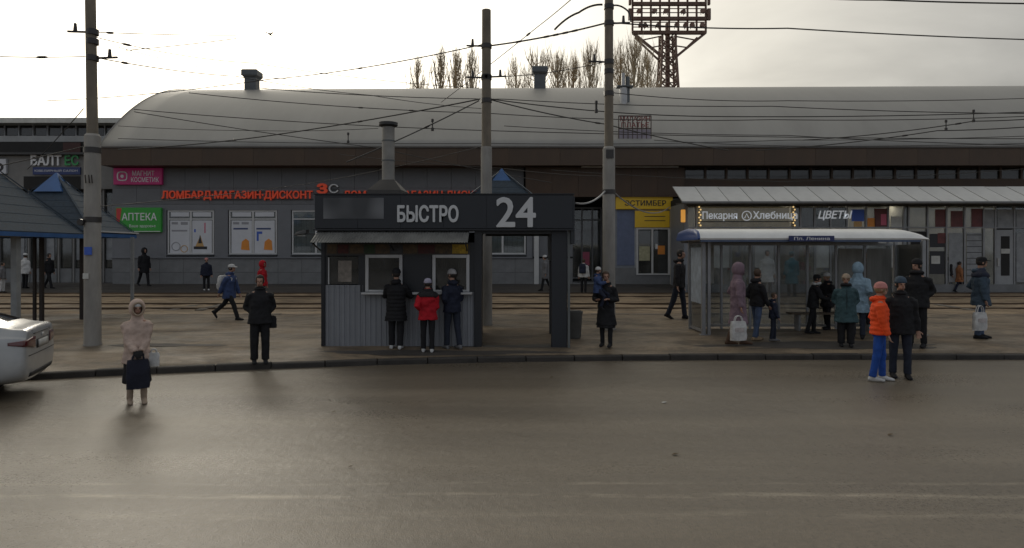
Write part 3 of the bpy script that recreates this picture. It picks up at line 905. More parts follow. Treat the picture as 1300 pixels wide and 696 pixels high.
# awning: sheets with ribs, gutter, brackets
ya0, ya1 = SY - 1.15, SY + .55
za0, za1 = V(256, ya0), V(237, ya1)
xa0, xa1 = U(866, ya0), 24.0
nsh = 17; wv = (xa1 - xa0) / nsh
sh = MB(); th = .035
sh.add([(0.01, ya0, za0), (wv - .01, ya0, za0), (wv - .01, ya1, za1), (.01, ya1, za1), (0.01, ya0, za0 - th), (wv - .01, ya0, za0 - th), (wv - .01, ya1, za1 - th), (.01, ya1, za1 - th)],
       [(0, 1, 2, 3), (7, 6, 5, 4), (0, 4, 5, 1), (1, 5, 6, 2), (2, 6, 7, 3), (3, 7, 4, 0)])
sh.bar((.015, ya0, za0 + .02), (.015, ya1, za1 + .005), .02, .02)
sh.v = [(x, y - ro_[1], z - ro_[2]) for x, y, z in sh.v]
me = sh.mesh('awning_sheet'); me.materials.append(m_aw)
for i in range(nsh): inst(me, 'awning_sheet', row, (xa0 - ro_[0] + i * wv, 0, random.uniform(-.006, .006)))
K(MB().tube([(xa0 - .03, ya0 - .05, za0 - .05), (xa1, ya0 - .05, za0 - .05)], .065, 8), 'awning_gutter', mat('awning_gutter', (.16, .16, .16), .5, .3), row, ro_, smooth=50)
for i in range(nsh + 1):
    q = xa0 + .05 + i * wv
    K(MB().bar((q, ya0 + .05, za0 - .07), (q, SY + .05, za0 - .02), .05).bar((q, ya1 - .3, za1 - .2), (q, ya0 + .1, za0 - .05), .04), 'bracket', m_boxside, row, ro_)
# bakery sign, fairy lights, flower shop sign
m_lit = mat('lit_white_letters', (.75, .77, .8), .4, var=0, emit=(.9, .95, 1), estr=.20)
t = thing('letter_sign', 'white lit bakery lettering with round emblem on warm window strip', 'sign', (SX(947), SY - .07, zt_ + .1))
hh = zh - zt_
lettering('Пекарня', SX(935) - SX(891), .42, (SX(913) - SX(947), -.02, hh * .44), m_lit, t, .03, .012)
lettering('Хлебница', SX(1011) - SX(955), .40, (SX(983) - SX(947), -.02, hh * .46), m_lit, t, .03, .012)
rg = MB(); rg.tube([(.2 * math.cos(a), -.03, hh * .46 + .2 * math.sin(a)) for a in np.linspace(0, 6.283, 21)], .025, 5)
rg.tube([(-.09, -.03, hh * .46 - .1), (0, -.03, hh * .46 + .09), (.09, -.03, hh * .46 - .1)], .022, 5)
rg.build('emblem', m_lit, t)
MB().box(-2.1, 2.1, -.01, .005, hh * .18, hh * .22).build('rail', m_boxside, t)
RB(SX(886), SX(1006), SY + .35, SY + .4, zt_ + .08, zh - .02, 'lightbox', mat('warm_lightbox', (.40, .33, .18), .6, var=.45, vscale=1.6, emit=(.9, .6, .25), estr=.045))
m_bulb = mat('fairy_bulb', (.8, .6, .3), .4, var=0, emit=(1, .68, .28), estr=.7)
for q in (887.5, 1006.5):
    t = thing('fairy_lights', 'vertical string of warm bulbs at the %s end of the bakery strip' % ('left' if q < 900 else 'right'), 'lights', (SX(q), SY - .1, zt_ + .06))
    MB().tube([(0, 0, 0), (0, 0, hh - .08)], .012, 5).build('cord', m_boxside, t)
    me = MB().ball((0, 0, 0), (.04, .04, .04), 8, 5).mesh('bulb'); me.materials.append(m_bulb)
    for k in range(8): inst(me, 'bulb', t, (.03 * (-1) ** k, -.03, .06 + k * (hh - .16) / 7))
t = thing('letter_sign', 'white italic flower shop lettering in the dark upper panes', 'sign', (SX(1059), SY - .08, zt_ + .25))
lettering('ЦВЕТЫ', SX(1081) - SX(1038), .42, (0, 0, hh * .32), m_lit, t, .03, .012, .25)
MB().box(-.75, .75, .0, .02, hh * .30, hh * .35).build('rail', m_boxside, t)
film(1018, 1078, 263, 289, m_dkint, .2, .02)

# ------------------------------------------------------------------ building on the far left
LY = 33.0
left = thing('glazed_building', 'flat-roofed building with glazed upper storey at the left edge', 'building', (U(60, LY), LY, .7))
lo_ = tuple(left.location)
def LB(x0, x1, y0, y1, Y, d, name, m, parent=None, **k):
    return K(B(U(x0, Y), U(x1, Y), Y, Y + d, V(y1, Y), V(y0, Y)), name, m, parent or left, lo_, **k)
m_lgw = mat('left_wall_render', (.22, .215, .205), .7, var=.2, vscale=1)
LB(-260, 160, 149.5, 156, 36.4, 8, 'roof_edge', mat('pale_roof_edge', (.62, .61, .55), .5, var=.15))
LB(-260, 160, 156, 174, 37.4, 6, 'upper_wall', m_dkint)
for i in range(-8, 9):
    q = 6 + i * 18.2
    LB(q, q + 16.6, 157.5, 172, 37.2, .02, 'upper_pane', m_shadeglass)
    LB(q - 1.3, q - .2, 156.5, 173, 37.1, .1, 'mullion', mat('pale_mullion', (.42, .42, .42), .5))
LB(-260, 158, 172.5, 180, 36.6, .6, 'parapet', mat('left_parapet', (.36, .36, .35), .6, var=.2, vscale=.8))
LB(-260, 145, 180, 200, 35.2, 2, 'recess', m_dkint)  # near-black colour paints the deep awning shadow across this band
LB(80, 102, 181, 197, 35.1, .05, 'recess_panel', P['red'] if False else mat('dark_maroon', (.05, .015, .012), .6))
LB(-260, 143, 198, 240, LY, 3, 'wall', m_lgw)
LB(-260, 143, 240, 362, LY + .3, 3, 'shopfront_wall', m_dkint)
LB(-260, 143, 193.5, 196, LY - .3, .6, 'canopy', m_boxside)
for q in range(-60, 143, 19):
    LB(q, q + 2.2, 240, 361, LY + .1, .15, 'pier', m_lgw)
    pn = LB(q + 3, q + 18, 245, 340, LY + .22, .02, 'window', m_glass)
    LB(q + 3, q + 18, 341, 360, LY + .15, .1, 'window_apron', m_plinth, pn)
    if q % 38 == 16: LB(q + 5, q + 15, 290, 330, LY + .2, .008, 'poster', m_gr, pn)
LB(30, 102, 224, 240, LY - .03, .02, 'lintel', m_dkint)
t = thing('wall_sign', 'white and green lettered sign with navy strips left of the left pole', 'sign', (U(73, LY), LY - .06, V(222, LY)))
lettering('БАЛТ', U(83, LY) - U(44, LY), .52, (-.48, -.03, .70), m_wl, t, .04, .03)
lettering('ЕС', U(103, LY) - U(85, LY), .52, (.78, -.03, .70), mat('green_letters', (.04, .30, .09), .4), t, .04, .03)
MB().box(-1.15, 1.17, -.04, .04, 0, .36).build('sign_strip', P['navy'], t)
lettering('ЮВЕЛИРНЫЙ САЛОН', 2.1, .13, (0, -.042, .20), m_wl, t, .005, .0)
t = thing('wall_sign', 'black and white sign cut by the left edge of the picture', 'sign', (U(-2, LY), LY - .06, V(221, LY)))
MB().box(-.6, .47, -.08, .04, 0, .72).build('sign_case', m_poster, t)
lettering('О', .52, .42, (.1, -.082, .32), P['black'], t, .006, .05)
# ------------------------------------------------------------------ fast-food kiosk with passage
QY = 14.66
def QX(px): return U(px, QY)
def QZ(py): return V(py, QY)
QG = .15
kiosk = thing('kiosk', 'dark fast-food kiosk with sign band, awning, serving windows and open passage', 'kiosk', (QX(560), QY, QG))
ko = tuple(kiosk.location)
def KB(x0, x1, y0, y1, z0, z1, name, m, parent=None, **k):
    return K(B(x0, x1, y0, y1, z0, z1), name, m, parent or kiosk, ko, **k)
m_kd = mat('kiosk_dark_paint', (.014, .0155, .019), .45, var=.2, vscale=1.5)
m_kd2 = mat('kiosk_panel_dark', (.019, .022, .028), .5, var=.15, vscale=1)
m_rib = mat('kiosk_ribbed_grey', (.235, .245, .265), .45, .1, var=.12, vscale=1.2)
m_kw = mat('kiosk_white_frame', (.48, .48, .48), .4, var=.1)
depth = 2.2
x0, x1 = QX(408), QX(604)
# ribbed steel sheet front below the counter
def ribbed(xa, xb, y, za, zb_, pitch=.115, d=.016):
    pts = []; x_ = xa
    while x_ < xb - 1e-4:
        for q, o in ((0, 0), (.18, 0), (.26, -d), (.74, -d), (.82, 0)):
            if x_ + q * pitch <= xb: pts.append((x_ + q * pitch, y + o))
        x_ += pitch
    pts.append((xb, y))
    vs = [(a, b, za) for a, b in pts] + [(a, b, zb_) for a, b in pts]; n = len(pts)
    return MB().add(vs, [(i, i + 1, n + i + 1, n + i) for i in range(n - 1)])
KB(x0 + .04, x1, QY + .03, QY + .08, QG, QZ(371), 'inner_front', m_kd)
K(ribbed(QX(412), QX(602), QY + .02, QG + .03, QZ(371)), 'ribbed_front', m_rib, kiosk, ko)
K(ribbed(QX(412), QX(461), QY + .02, QZ(370.9), QZ(362)), 'ribbed_front', m_rib, kiosk, ko)
KB(x0 + .1, x1, QY + .0, QY + .05, QG - .02, QG + .035, 'base_rail', m_kd)
KB(x0, QX(412.5), QY - .02, QY + .10, QG, QZ(293), 'corner_post', m_kd)
KB(QX(602.5), QX(611.5), QY - .03, QY + .35, QG, QZ(292), 'corner_post', m_kd)
KB(x0 + .0, x0 + .05, QY + .1, QY + depth, QG, QZ(291), 'side_wall', m_rib)
KB(QX(604), QX(604) + .06, QY + .35, QY + depth, QG, QZ(292), 'side_wall', m_kd2)
KB(x0 + .05, QX(604), QY + depth - .06, QY + depth, QG, QZ(292), 'back_wall', m_kd2)
KB(x0 + .05, QX(604), QY + .1, QY + depth - .06, QG - .03, QG + .1, 'floor', m_kd)
# window band
KB(QX(412.5), QX(602.5), QY + .0, QY + .06, QZ(325), QZ(308), 'header', m_kd)
for a, b_ in ((455, 463.5), (511.5, 548), (596.5, 602.5)):
    KB(QX(a), QX(b_), QY + .01, QY + .06, QZ(371) + .003, QZ(325) - .002, 'mullion_panel', m_kd)
KB(QX(412.5), QX(416), QY + .01, QY + .06, QZ(362), QZ(325) - .002, 'mullion_panel', m_kd)
m_kglass = glass('kiosk_glass', (.6, .62, .62), .7)
wl_ = KB(QX(416), QX(455), QY + .035, QY + .045, QZ(361), QZ(326), 'window', m_kglass)
KB(QX(416.5), QX(418), QY - .005, QY + .03, QZ(361), QZ(327), 'window_bar', m_kw, wl_)
KB(QX(429), QX(446), QY + .026, QY + .030, QZ(358), QZ(331), 'notice', mat('notice_paper', (.24, .21, .18), .7, var=.35, vscale=12), wl_)
for a, b_ in ((464, 511), (549, 596)):
    xa, xb, za, zb_ = QX(a), QX(b_), QZ(370.5), QZ(323.5)
    fr = MB(); q = .07
    fr.box(xa, xa + q, QY - .03, QY + .05, za, zb_); fr.box(xb - q, xb, QY - .03, QY + .05, za, zb_)
    fr.box(xa + q, xb - q, QY - .028, QY + .048, zb_ - q, zb_); fr.box(xa + q, xb - q, QY - .028, QY + .048, za, za + q * .6)
    wo = K(fr, 'window', m_kw, kiosk, ko, bev=.006)
    KB(xa + q, xb - q, QY + .01, QY + .018, za + q * .6, zb_ - q, 'pane', m_kglass, wo)
KB(QX(461), QX(600), QY - .20, QY + .03, QZ(373.5), QZ(371) + .002, 'counter', m_kw, bev=.008)
# menu strip under the awning
prn = [('tan', 416, 428), ('red', 429, 443), ('tan', 444, 462), ('green', 463, 476), ('tan', 477, 495), ('grey', 496, 511), ('tan', 512, 530), ('red', 531, 552), ('tan', 553, 573), ('yellow', 574, 594)]
mt = KB(QX(414), QX(597), QY - .02, QY - .005, QZ(324), QZ(309), 'menu_strip', mat('menu_black', (.03, .024, .018), .5, var=.5, vscale=9))
for c_, a, b_ in prn:
    mm = mat('menu_' + c_, tuple(v * (.6 if c_ == 'yellow' else .16) for v in dict(tan=(.5, .3, .12), red=(.4, .06, .04), green=(.12, .25, .05), grey=(.3, .3, .3), yellow=(.6, .38, .03))[c_]), .6, var=.6, vscale=14)
    KB(QX(a), QX(b_), QY - .027, QY - .021, QZ(322), QZ(310.5), 'menu_photo', mm, mt)
# interior: shelf, fryer, stock
KB(x0 + .1, QX(600), QY + depth - .5, QY + depth - .1, QZ(345), QZ(344), 'shelf', m_rib)
rs = random.Random(4)
x = x0 + .2
while x < QX(595):
    w_ = rs.uniform(.1, .3); h_ = rs.uniform(.15, .45)
    KB(x, x + w_, QY + depth - .45, QY + depth - .15, QZ(344) + .005, QZ(344) + h_, 'stock_box', rs.choice([P['grey'], P['white'], P['tan'], P['red'], m_kw]))
    x += w_ + rs.uniform(.03, .15)
KB(QX(470), QX(590), QY + .6, QY + 1.0, QG + .1, QZ(366), 'worktop', m_rib)
# awning of corrugated sheet
aw = MB(); n = 110
ax0, ax1 = QX(404), QX(596); yb_, zb_ = QY - .02, QZ(292.5); yf_, zf_ = QY - .62, V(308, QY - .62)
vs = []
for i in range(n + 1):
    xx = ax0 + (ax1 - ax0) * i / n; d = .006 * (1 if i % 2 else -1)
    vs += [(xx, yb_, zb_ + d), (xx, yf_, zf_ + d)]
aw.add(vs, [(2 * i, 2 * i + 1, 2 * i + 3, 2 * i + 2) for i in range(n)])
a_ = K(aw, 'awning', mat('awning_plastic', (.15, .15, .142), .6, var=.35, vscale=2.5, stretch=(1, .3, 1)), kiosk, ko, smooth=20)
for q in (ax0 + .05, (ax0 + ax1) / 2, ax1 - .05):
    K(MB().bar((q, yb_, QZ(318)), (q, yf_ + .05, zf_ - .02), .025).bar((q, yb_, zb_ - .03), (q, yf_ + .02, zf_ - .025), .025), 'awning_bracket', m_kd, a_, ko)
# sign band across kiosk and passage
sgn = KB(QX(402), QX(727), QY - .14, QY + .04, QZ(291), QZ(248), 'sign_band', m_kd2, bev=.01)
KB(QX(400.5), QX(728.5), QY - .165, QY + .05, QZ(248) + .002, QZ(246.5), 'sign_trim', m_kd, sgn)
KB(QX(400.5), QX(728.5), QY - .165, QY + .05, QZ(293), QZ(291) - .002, 'sign_trim', m_kd, sgn)
for a in (402, 456, 510, 564, 618, 672): KB(QX(a) + .004, QX(a + 54) - .004, QY - .152, QY - .141, QZ(290), QZ(249), 'sign_panel', m_kd2, sgn)
yq = QY - .153
m_kl = mat('kiosk_grey_letters', (.60, .61, .62), .4, var=.06)
def KL(s, a, b_, c_, d_, bold):
    lettering(s, QX(b_) - QX(a), QZ(c_) - QZ(d_), ((QX(a) + QX(b_)) / 2 - ko[0], yq - ko[1], (QZ(c_) + QZ(d_)) / 2 - ko[2]), m_kl, sgn, .03, bold)
KL('БЫСТРО', 506, 583, 261, 283, .035)
KL('24', 630, 680, 251, 289, .018)
# plain blurred logo plate
m_blur = bpy.data.materials.new('soft_grey_plate'); m_blur.use_nodes = True
_t = m_blur.node_tree; _b = _t.nodes['Principled BSDF']; _b.inputs['Roughness'].default_value = .5
_c = _t.nodes.new('ShaderNodeTexCoord'); _n = _t.nodes.new('ShaderNodeTexNoise'); _n.inputs['Scale'].default_value = 1.6; _n.inputs['Detail'].default_value = 0
_t.links.new(_c.outputs['Object'], _n.inputs['Vector'])
_r = _t.nodes.new('ShaderNodeValToRGB'); _r.color_ramp.elements[0].position = .35; _r.color_ramp.elements[1].position = .7
_r.color_ramp.elements[0].color = (.05, .053, .058, 1); _r.color_ramp.elements[1].color = (.17, .175, .185, 1)
_t.links.new(_n.outputs['Fac'], _r.inputs[0]); _t.links.new(_r.outputs[0], _b.inputs['Base Color'])
KB(QX(413), QX(489), yq - .008, yq - .001, QZ(278.5), QZ(252), 'logo_plate', m_blur, sgn, bev=.003)
# roof and passage frame
KB(QX(404), QX(726), QY + .05, QY + depth + .05, QZ(290), QZ(290) + .12, 'roof', m_kd)
KB(QX(404), QX(726), QY + .05, QY + depth + .03, QZ(290) + .122, QZ(262), 'roof_upstand', m_kd2)
KB(QX(611.5), QX(700), QY + .0, QY + .16, QZ(297), QZ(293) - .003, 'passage_beam', m_kd)
KB(QX(611.5), QX(720), QY + depth - .16, QY + depth - .02, QZ(297), QZ(292), 'passage_beam', m_kd)
KB(QX(700), QX(720), QY - .02, QY + .2, QG, QZ(293) - .002, 'pillar', m_kd2, bev=.008)
KB(QX(700) + .03, QX(720) - .02, QY + .2, QY + depth - .05, QG + 1.9, QZ(292), 'pillar_infill', m_kd)
KB(QX(704), QX(720), QY + depth - .25, QY + depth - .03, QG, QZ(292), 'pillar', m_kd2, bev=.008)
KB(QX(720) + .01, QX(723.5), QY - .05, QY + .03, QG, QZ(250), 'side_pole', mat('side_pole_grey', (.13, .14, .14), .5))
KB(QX(723.5) + .005, QX(729), QY - .13, QY + .3, QZ(310), QZ(250), 'side_sign_box', m_kd2, bev=.01)
KB(QX(613) + .0, QX(699), QY - .05, QY + depth, QG - .05, QG + .035, 'passage_floor', mat('passage_slab', (.10, .09, .075), .8, var=.3))
# chimney with hood
CY = 15.7
ch = MB(); cx = U(493, CY); rr = 8 * CY / 850
ch.tube([(cx, CY, V(246, CY)), (cx, CY, V(160, CY))], rr, 14)
c1 = K(ch, 'chimney', mat('chimney_zinc', (.25, .24, .22), .55, .15, var=.25, vscale=2), kiosk, ko, smooth=40)
K(MB().stack([(cx, CY, V(161.5, CY), rr * 1.1, rr * 1.1), (cx, CY, V(159.5, CY), rr * 1.5, rr * 1.5), (cx, CY, V(156, CY), rr * 1.5, rr * 1.5), (cx, CY, V(155, CY), rr * .6, rr * .6)], 14), 'chimney_cap', mat('chimney_cap', (.04, .04, .04), .6), c1, ko, smooth=40)
for q in (232, 205, 180): K(MB().tube([(cx, CY, V(q, CY)), (cx, CY, V(q - 1.5, CY))], rr * 1.07, 14), 'chimney_band', m_vent, c1, ko, smooth=40)
hd = MB(); hw = 24 * CY / 850
hd.stack([(cx, CY, QZ(262), hw * 1.414, hw * 1.2), (cx, CY, V(243, CY), hw * 1.3, hw * 1.15), (cx, CY, V(229, CY), rr * 1.5, rr * 1.5)], 4)
hd.v = [(cx + ((x - cx) - (y - CY)) * .7071, CY + ((x - cx) + (y - CY)) * .7071, z) for x, y, z in hd.v]
K(hd, 'chimney_hood', mat('hood_dark', (.055, .05, .045), .6, var=.2), kiosk, ko)
# lamp bracket at the left corner
t = thing('lamp_bracket', 'dark spotlight bracket sticking out at the upper left corner of the kiosk', 'lamp', (QX(402), QY - .1, QZ(299)))
MB().bar((0, 0, .02), (-.22, -.05, .03), .03).build('arm', m_boxside, t)
MB().add([(-.42, -.16, .0), (-.16, -.16, .04), (-.16, .1, .04), (-.42, .1, .0), (-.38, -.12, .07), (-.16, -.14, .12), (-.16, .08, .12), (-.38, .06, .07)],
         [(0, 1, 2, 3), (7, 6, 5, 4), (0, 4, 5, 1), (1, 5, 6, 2), (2, 6, 7, 3), (3, 7, 4, 0)]).build('lamp_head', m_boxside, t)
MB().box(-.36, -.2, -.1, .04, -.02, -.005).build('lens', m_pvc, t)
# litter bin beside the pillar
bx_, by_ = U(728.5, 15.9), 15.9
t = thing('litter_bin', 'grey concrete litter bin beside the passage pillar', 'bin', (bx_, by_, gz(bx_, by_)))
MB().stack([(0, 0, 0, .15, .15), (0, 0, .04, .17, .17), (0, 0, .55, .20, .20), (0, 0, .60, .215, .215), (0, 0, .64, .215, .215)], 14).build('bin_body', mat('bin_concrete', (.10, .10, .095), .8, var=.2), t, smooth=40)
MB().stack([(0, 0, .645, .18, .18), (0, 0, .66, .175, .175)], 14).build('bin_liner', m_boxside, t)

# ------------------------------------------------------------------ bus shelter
BY0, BY1 = 16.45, 17.65
m_sh = mat('shelter_steel', (.30, .305, .315), .4, .3, var=.12)
m_shw = mat('shelter_white_roof', (.80, .80, .77), .35, var=.08)
m_shg = glass('shelter_glass', (.80, .84, .86), .95, dust=(.10, .40))
xs0, xs1 = U(893, BY0), U(1172, BY0)
sg = gz(7, 16.6)
shel = thing('bus_shelter', 'bus stop shelter with white rounded roof, blue end cap and dusty glass walls', 'bus shelter', ((xs0 + xs1) / 2, BY0, sg))
bo = tuple(shel.location)
def HB(x0, x1, y0, y1, z0, z1, name, m, parent=None, **k):
    return K(B(x0, x1, y0, y1, z0, z1), name, m, parent or shel, bo, **k)
zr0, zr1 = V(304.5, 15.9), V(291, 15.9)
yr0, yr1 = 15.9, 17.95
# roof: rounded white front, taper at the right end
def roof_prof(k_):
    h_ = (zr1 - zr0) * k_
    return [(yr0 + .02, zr0), (yr0, zr0 + h_ * .15), (yr0 + .05, zr0 + h_ * .5), (yr0 + .15, zr0 + h_ * .8), (yr0 + .42, zr0 + h_ * 1.03), ((yr0 + yr1) / 2, zr0 + h_ * 1.15),
            (yr1 - .5, zr0 + h_ * 1.02), (yr1 - .1, zr0 + h_ * .9), (yr1, zr0 + h_ * .4), (yr1 - .03, zr0)]
rxs = [(U(889, yr0), 1), (U(1000, yr0), 1), (U(1148, yr0), 1), (U(1158, yr0), .95), (U(1167, yr0), .82), (U(1175, yr0), .58), (U(1180, yr0), .3)]
rm = MB(); n = 10
vs = [(x_, y, z) for x_, k_ in rxs for y, z in roof_prof(k_)]
fs = [(i * n + j, (i + 1) * n + j, (i + 1) * n + (j + 1) % n, i * n + (j + 1) % n) for i in range(len(rxs) - 1) for j in range(n)]
fs += [tuple(range(n)), tuple((len(rxs) - 1) * n + j for j in reversed(range(n)))]
rm.add(vs, fs)
rf = K(rm, 'roof', m_shw, shel, bo, smooth=35)
cp = MB()
caps_ = [(U(889.1, yr0), 1.03), (U(888, yr0), 1.03), (U(886.5, yr0), .9), (U(885.5, yr0), .6)]
vs = [(x_, y, z) for x_, k_ in caps_ for y, z in roof_prof(k_)]
fs = [(i * n + j, (i + 1) * n + j, (i + 1) * n + (j + 1) % n, i * n + (j + 1) % n) for i in range(3) for j in range(n)] + [tuple(range(n)), tuple(3 * n + j for j in reversed(range(n)))]
cp.add(vs, fs)
K(cp, 'roof_end_cap', mat('blue_cap', (.03, .07, .22), .4, var=.12), rf, bo, smooth=35)
HB(U(890, yr0), U(1170, yr0), yr0 + .02, yr0 + .10, zr0 - .05, zr0 - .004, 'roof_trim', mat('blue_trim', (.06, .09, .16), .4))
HB(U(890, yr0), U(1170, yr0), yr1 - .18, yr1 - .08, zr0 - .06, zr0 - .004, 'rear_beam', m_sh)
# posts
for xx in (xs0, xs1):
    for yy in (BY0, BY1):
        HB(xx - .045, xx + .045, yy - .045, yy + .045, sg - .05, zr0 - .003, 'post', m_sh, bev=.006)
        if xx == xs0 and yy == BY0: HB(xx + .10, xx + .17, yy - .03, yy + .03, sg - .04, zr0 - .003, 'post', m_sh)
        HB(xx - .09, xx + .09, yy - .09, yy + .09, sg - .03, sg + .015, 'post_foot', m_sh)
# left glass wall
lp = HB(xs0 - .008, xs0 + .008, BY0 + .06, BY1 - .06, sg + .12, zr0 - .1, 'side_pane', m_shg)
HB(xs0 - .02, xs0 + .02, BY0 + .045, BY1 - .045, sg + .06, sg + .12, 'rail', m_sh)
HB(xs0 - .02, xs0 + .02, BY0 + .045, BY1 - .045, zr0 - .10, zr0 - .06, 'rail', m_sh)
HB(xs0 - .016, xs0 - .010, BY0 + .08, BY1 - .10, sg + .75, sg + 2.15, 'notice_board', mat('blue_grey_notice', (.38, .43, .49), .5, var=.3, vscale=5), lp)
HB(xs1 - .008, xs1 + .008, BY0 + .06, BY1 - .06, sg + .12, zr0 - .1, 'side_pane', m_shg)
# back wall panes
bx0, bx1 = xs0 + .06, xs1 - .06
nn = 7; wv = (bx1 - bx0) / nn
for i in range(nn):
    pn = HB(bx0 + i * wv + .03, bx0 + (i + 1) * wv - .03, BY1 - .006, BY1 + .006, sg + .14, zr0 - .12, 'back_pane', m_shg)
    if i == 0: HB(bx0 + .12, bx0 + wv - .2, BY1 - .016, BY1 - .010, V(360, BY1), V(309, BY1), 'timetable', mat('timetable_paper', (.36, .36, .33), .6, var=.25, vscale=9), pn)
    if i in (5, 6): HB(bx0 + i * wv + .06, bx0 + (i + 1) * wv - .06, BY1 - .016, BY1 - .010, sg + .5, zr0 - .2, 'dusty_film', mat('dusty_film', (.25, .25, .235), .6, var=.25, vscale=2, stretch=(4, 1, .5)), pn)
for i in range(1, nn): HB(bx0 + i * wv - .028, bx0 + i * wv + .028, BY1 - .03, BY1 + .03, sg, zr0 - .06, 'mullion', m_sh)
HB(bx0, bx1, BY1 - .035, BY1 + .035, sg + .07, sg + .135, 'base_rail', mat('pale_rail', (.30, .29, .27), .5))
HB(bx0, bx1, BY1 - .032, BY1 + .032, zr0 - .12, zr0 - .062, 'top_rail', m_sh)
# bench inside
bn = HB(bx0 + 2.4, bx0 + 4.6, BY1 - .5, BY1 - .14, sg + .43, sg + .47, 'bench_seat', mat('bench_wood', (.10, .075, .05), .6, var=.3, stretch=(1, 6, 6)))
for q in (2.6, 4.4): HB(bx0 + q, bx0 + q + .05, BY1 - .46, BY1 - .18, sg - .02, sg + .43, 'bench_leg', m_sh)
# stop name plate
pl = HB(U(1001, yr0), U(1058, yr0), yr0 - .05, yr0 - .01, V(306.5, yr0), V(299.5, yr0), 'name_plate', mat('plate_blue', (.02, .03, .12), .4, var=.05), rf)
lettering('Пл. Ленина', U(1052, yr0) - U(1007, yr0), .075, (U(1029.5, yr0) - bo[0], yr0 - .051 - bo[1], V(303, yr0) - bo[2]), m_wl, rf, .004, .01)

# ------------------------------------------------------------------ shingled pavilions
m_shg2 = mat('blue_grey_shingle', (.030, .048, .068), .7, var=.35, vscale=9, stretch=(1, 1, 2.5), bump=.3, bscale=24)
m_bt = mat('blue_trim_paint', (.04, .12, .30), .45, var=.15)
m_post = mat('pavilion_white_post', (.26, .27, .27), .5, var=.2)
m_dpost = mat('pavilion_dark_post', (.03, .022, .018), .6, var=.2)
def pavilion(label, cx, cy, hx, hy, ze, za, ridge=0.0, posts=(), light_eave=False):
    g = gz(cx, cy)
    t = thing('pavilion', label, 'pavilion', (cx, cy, g), 0, 'blue-roofed pavilions')
    e = ze - g; a = za - g
    rows = 9
    for sd in range(4):
        r = MB()
        def corner(f, k):      # eave corner k, lifted towards the apex by f
            sx, sy = ((-1, -1), (1, -1), (1, 1), (-1, 1))[k]
            return (sx * (ridge + (hx - ridge) * (1 - f)), sy * hy * (1 - f), e + (a - e) * (f * .93 + .07 * f * f))
        for i in range(rows):
            f0, f1 = i / rows, min(.985, (i + 1) / rows)
            p, q_ = corner(f0, sd), corner(f0, (sd + 1) % 4); p2, q2 = corner(f1, sd), corner(f1, (sd + 1) % 4)
            r.add([(p[0], p[1], p[2] + .010), (q_[0], q_[1], q_[2] + .010), q2, p2, (p[0], p[1], p[2] - .02), (q_[0], q_[1], q_[2] - .02)], [(0, 1, 2, 3), (4, 5, 1, 0)])
        sl = r.build('roof_slope', m_shg2, t)
        h = MB(); c0, c1_ = corner(0, sd), corner(.985, sd)
        h.bar((c0[0], c0[1], c0[2] + .03), (c1_[0], c1_[1], c1_[2] + .03), .06, .02)
        h.build('hip_cap', m_shg2, sl)
    tr = MB()
    for s_ in (-1, 1):
        tr.box(-hx, hx, s_ * hy - .03, s_ * hy + .03, e - .13, e - .021); tr.box(s_ * hx - .03, s_ * hx + .03, -hy + .03, hy - .03, e - .13, e - .021)
    tr.build('eave_trim', m_bt, t)
    if light_eave: MB().box(hx - .02, hx + .06, -hy * .6, hy + .05, e + .012, e + .055).build('eave_flashing', m_pvc, t)
    MB().box(-hx + .03, hx - .03, -hy + .03, hy - .03, e - .09, e - .05).build('ceiling', mat('pavilion_ceiling', (.10, .09, .08), .7), t)
    k = MB(); k.stack([(0, 0, a - .55, .60, .60), (0, 0, a + .06, .03, .03)], 4)
    k.v = [((x - y) * .7071, (x + y) * .7071, z) for x, y, z in k.v]
    k.build('roof_cap', m_bt, t)
    for px_, py_, w_, m_ in posts:
        zz = gz(cx + px_, cy + py_) - g
        MB().box(px_ - w_ / 2, px_ + w_ / 2, py_ - w_ / 2, py_ + w_ / 2, zz - .05, e - .1).build('post', m_, t)
    return t
Y1 = 17.4
PX = -14.2
pavilion('large blue-grey shingled pavilion roof cut by the left edge behind the car', PX, Y1, 1.9, 1.9, V(297, 19.2), V(187, Y1), 0,
         [(U(20, 17.0) - PX, -.4, .15, m_post), (U(44, 19.0) - PX, 1.6, .07, m_dpost), (U(53, 19.0) - PX, 1.6, .09, m_dpost), (-1.6, -1.6, .15, m_post)])
c2 = U(72, 20.6)
pavilion('smaller shingled pavilion with blue peak just behind the left pole', c2, 20.6, 1.8, 1.15, V(295, 19.5), V(222, 20.6), 0,
         [(U(168, 21.2) - c2, .6, .08, m_post), (U(104, 19.7) - c2, -.9, .09, m_dpost), (-1.6, -.9, .08, m_post)], True)
c3 = U(637, 20.0)
pavilion('shingled pavilion with blue peak showing above the kiosk sign', c3, 19.85, 1.75, 1.35, V(281, 19), V(217, 19.85), 0,
         [(U(716, 19) - c3, -1.2, .09, m_dpost), (-1.6, -1.2, .09, m_dpost), (-1.6, 1.2, .09, m_dpost), (U(709, 21.0) - c3, 1.2, .09, m_dpost)])

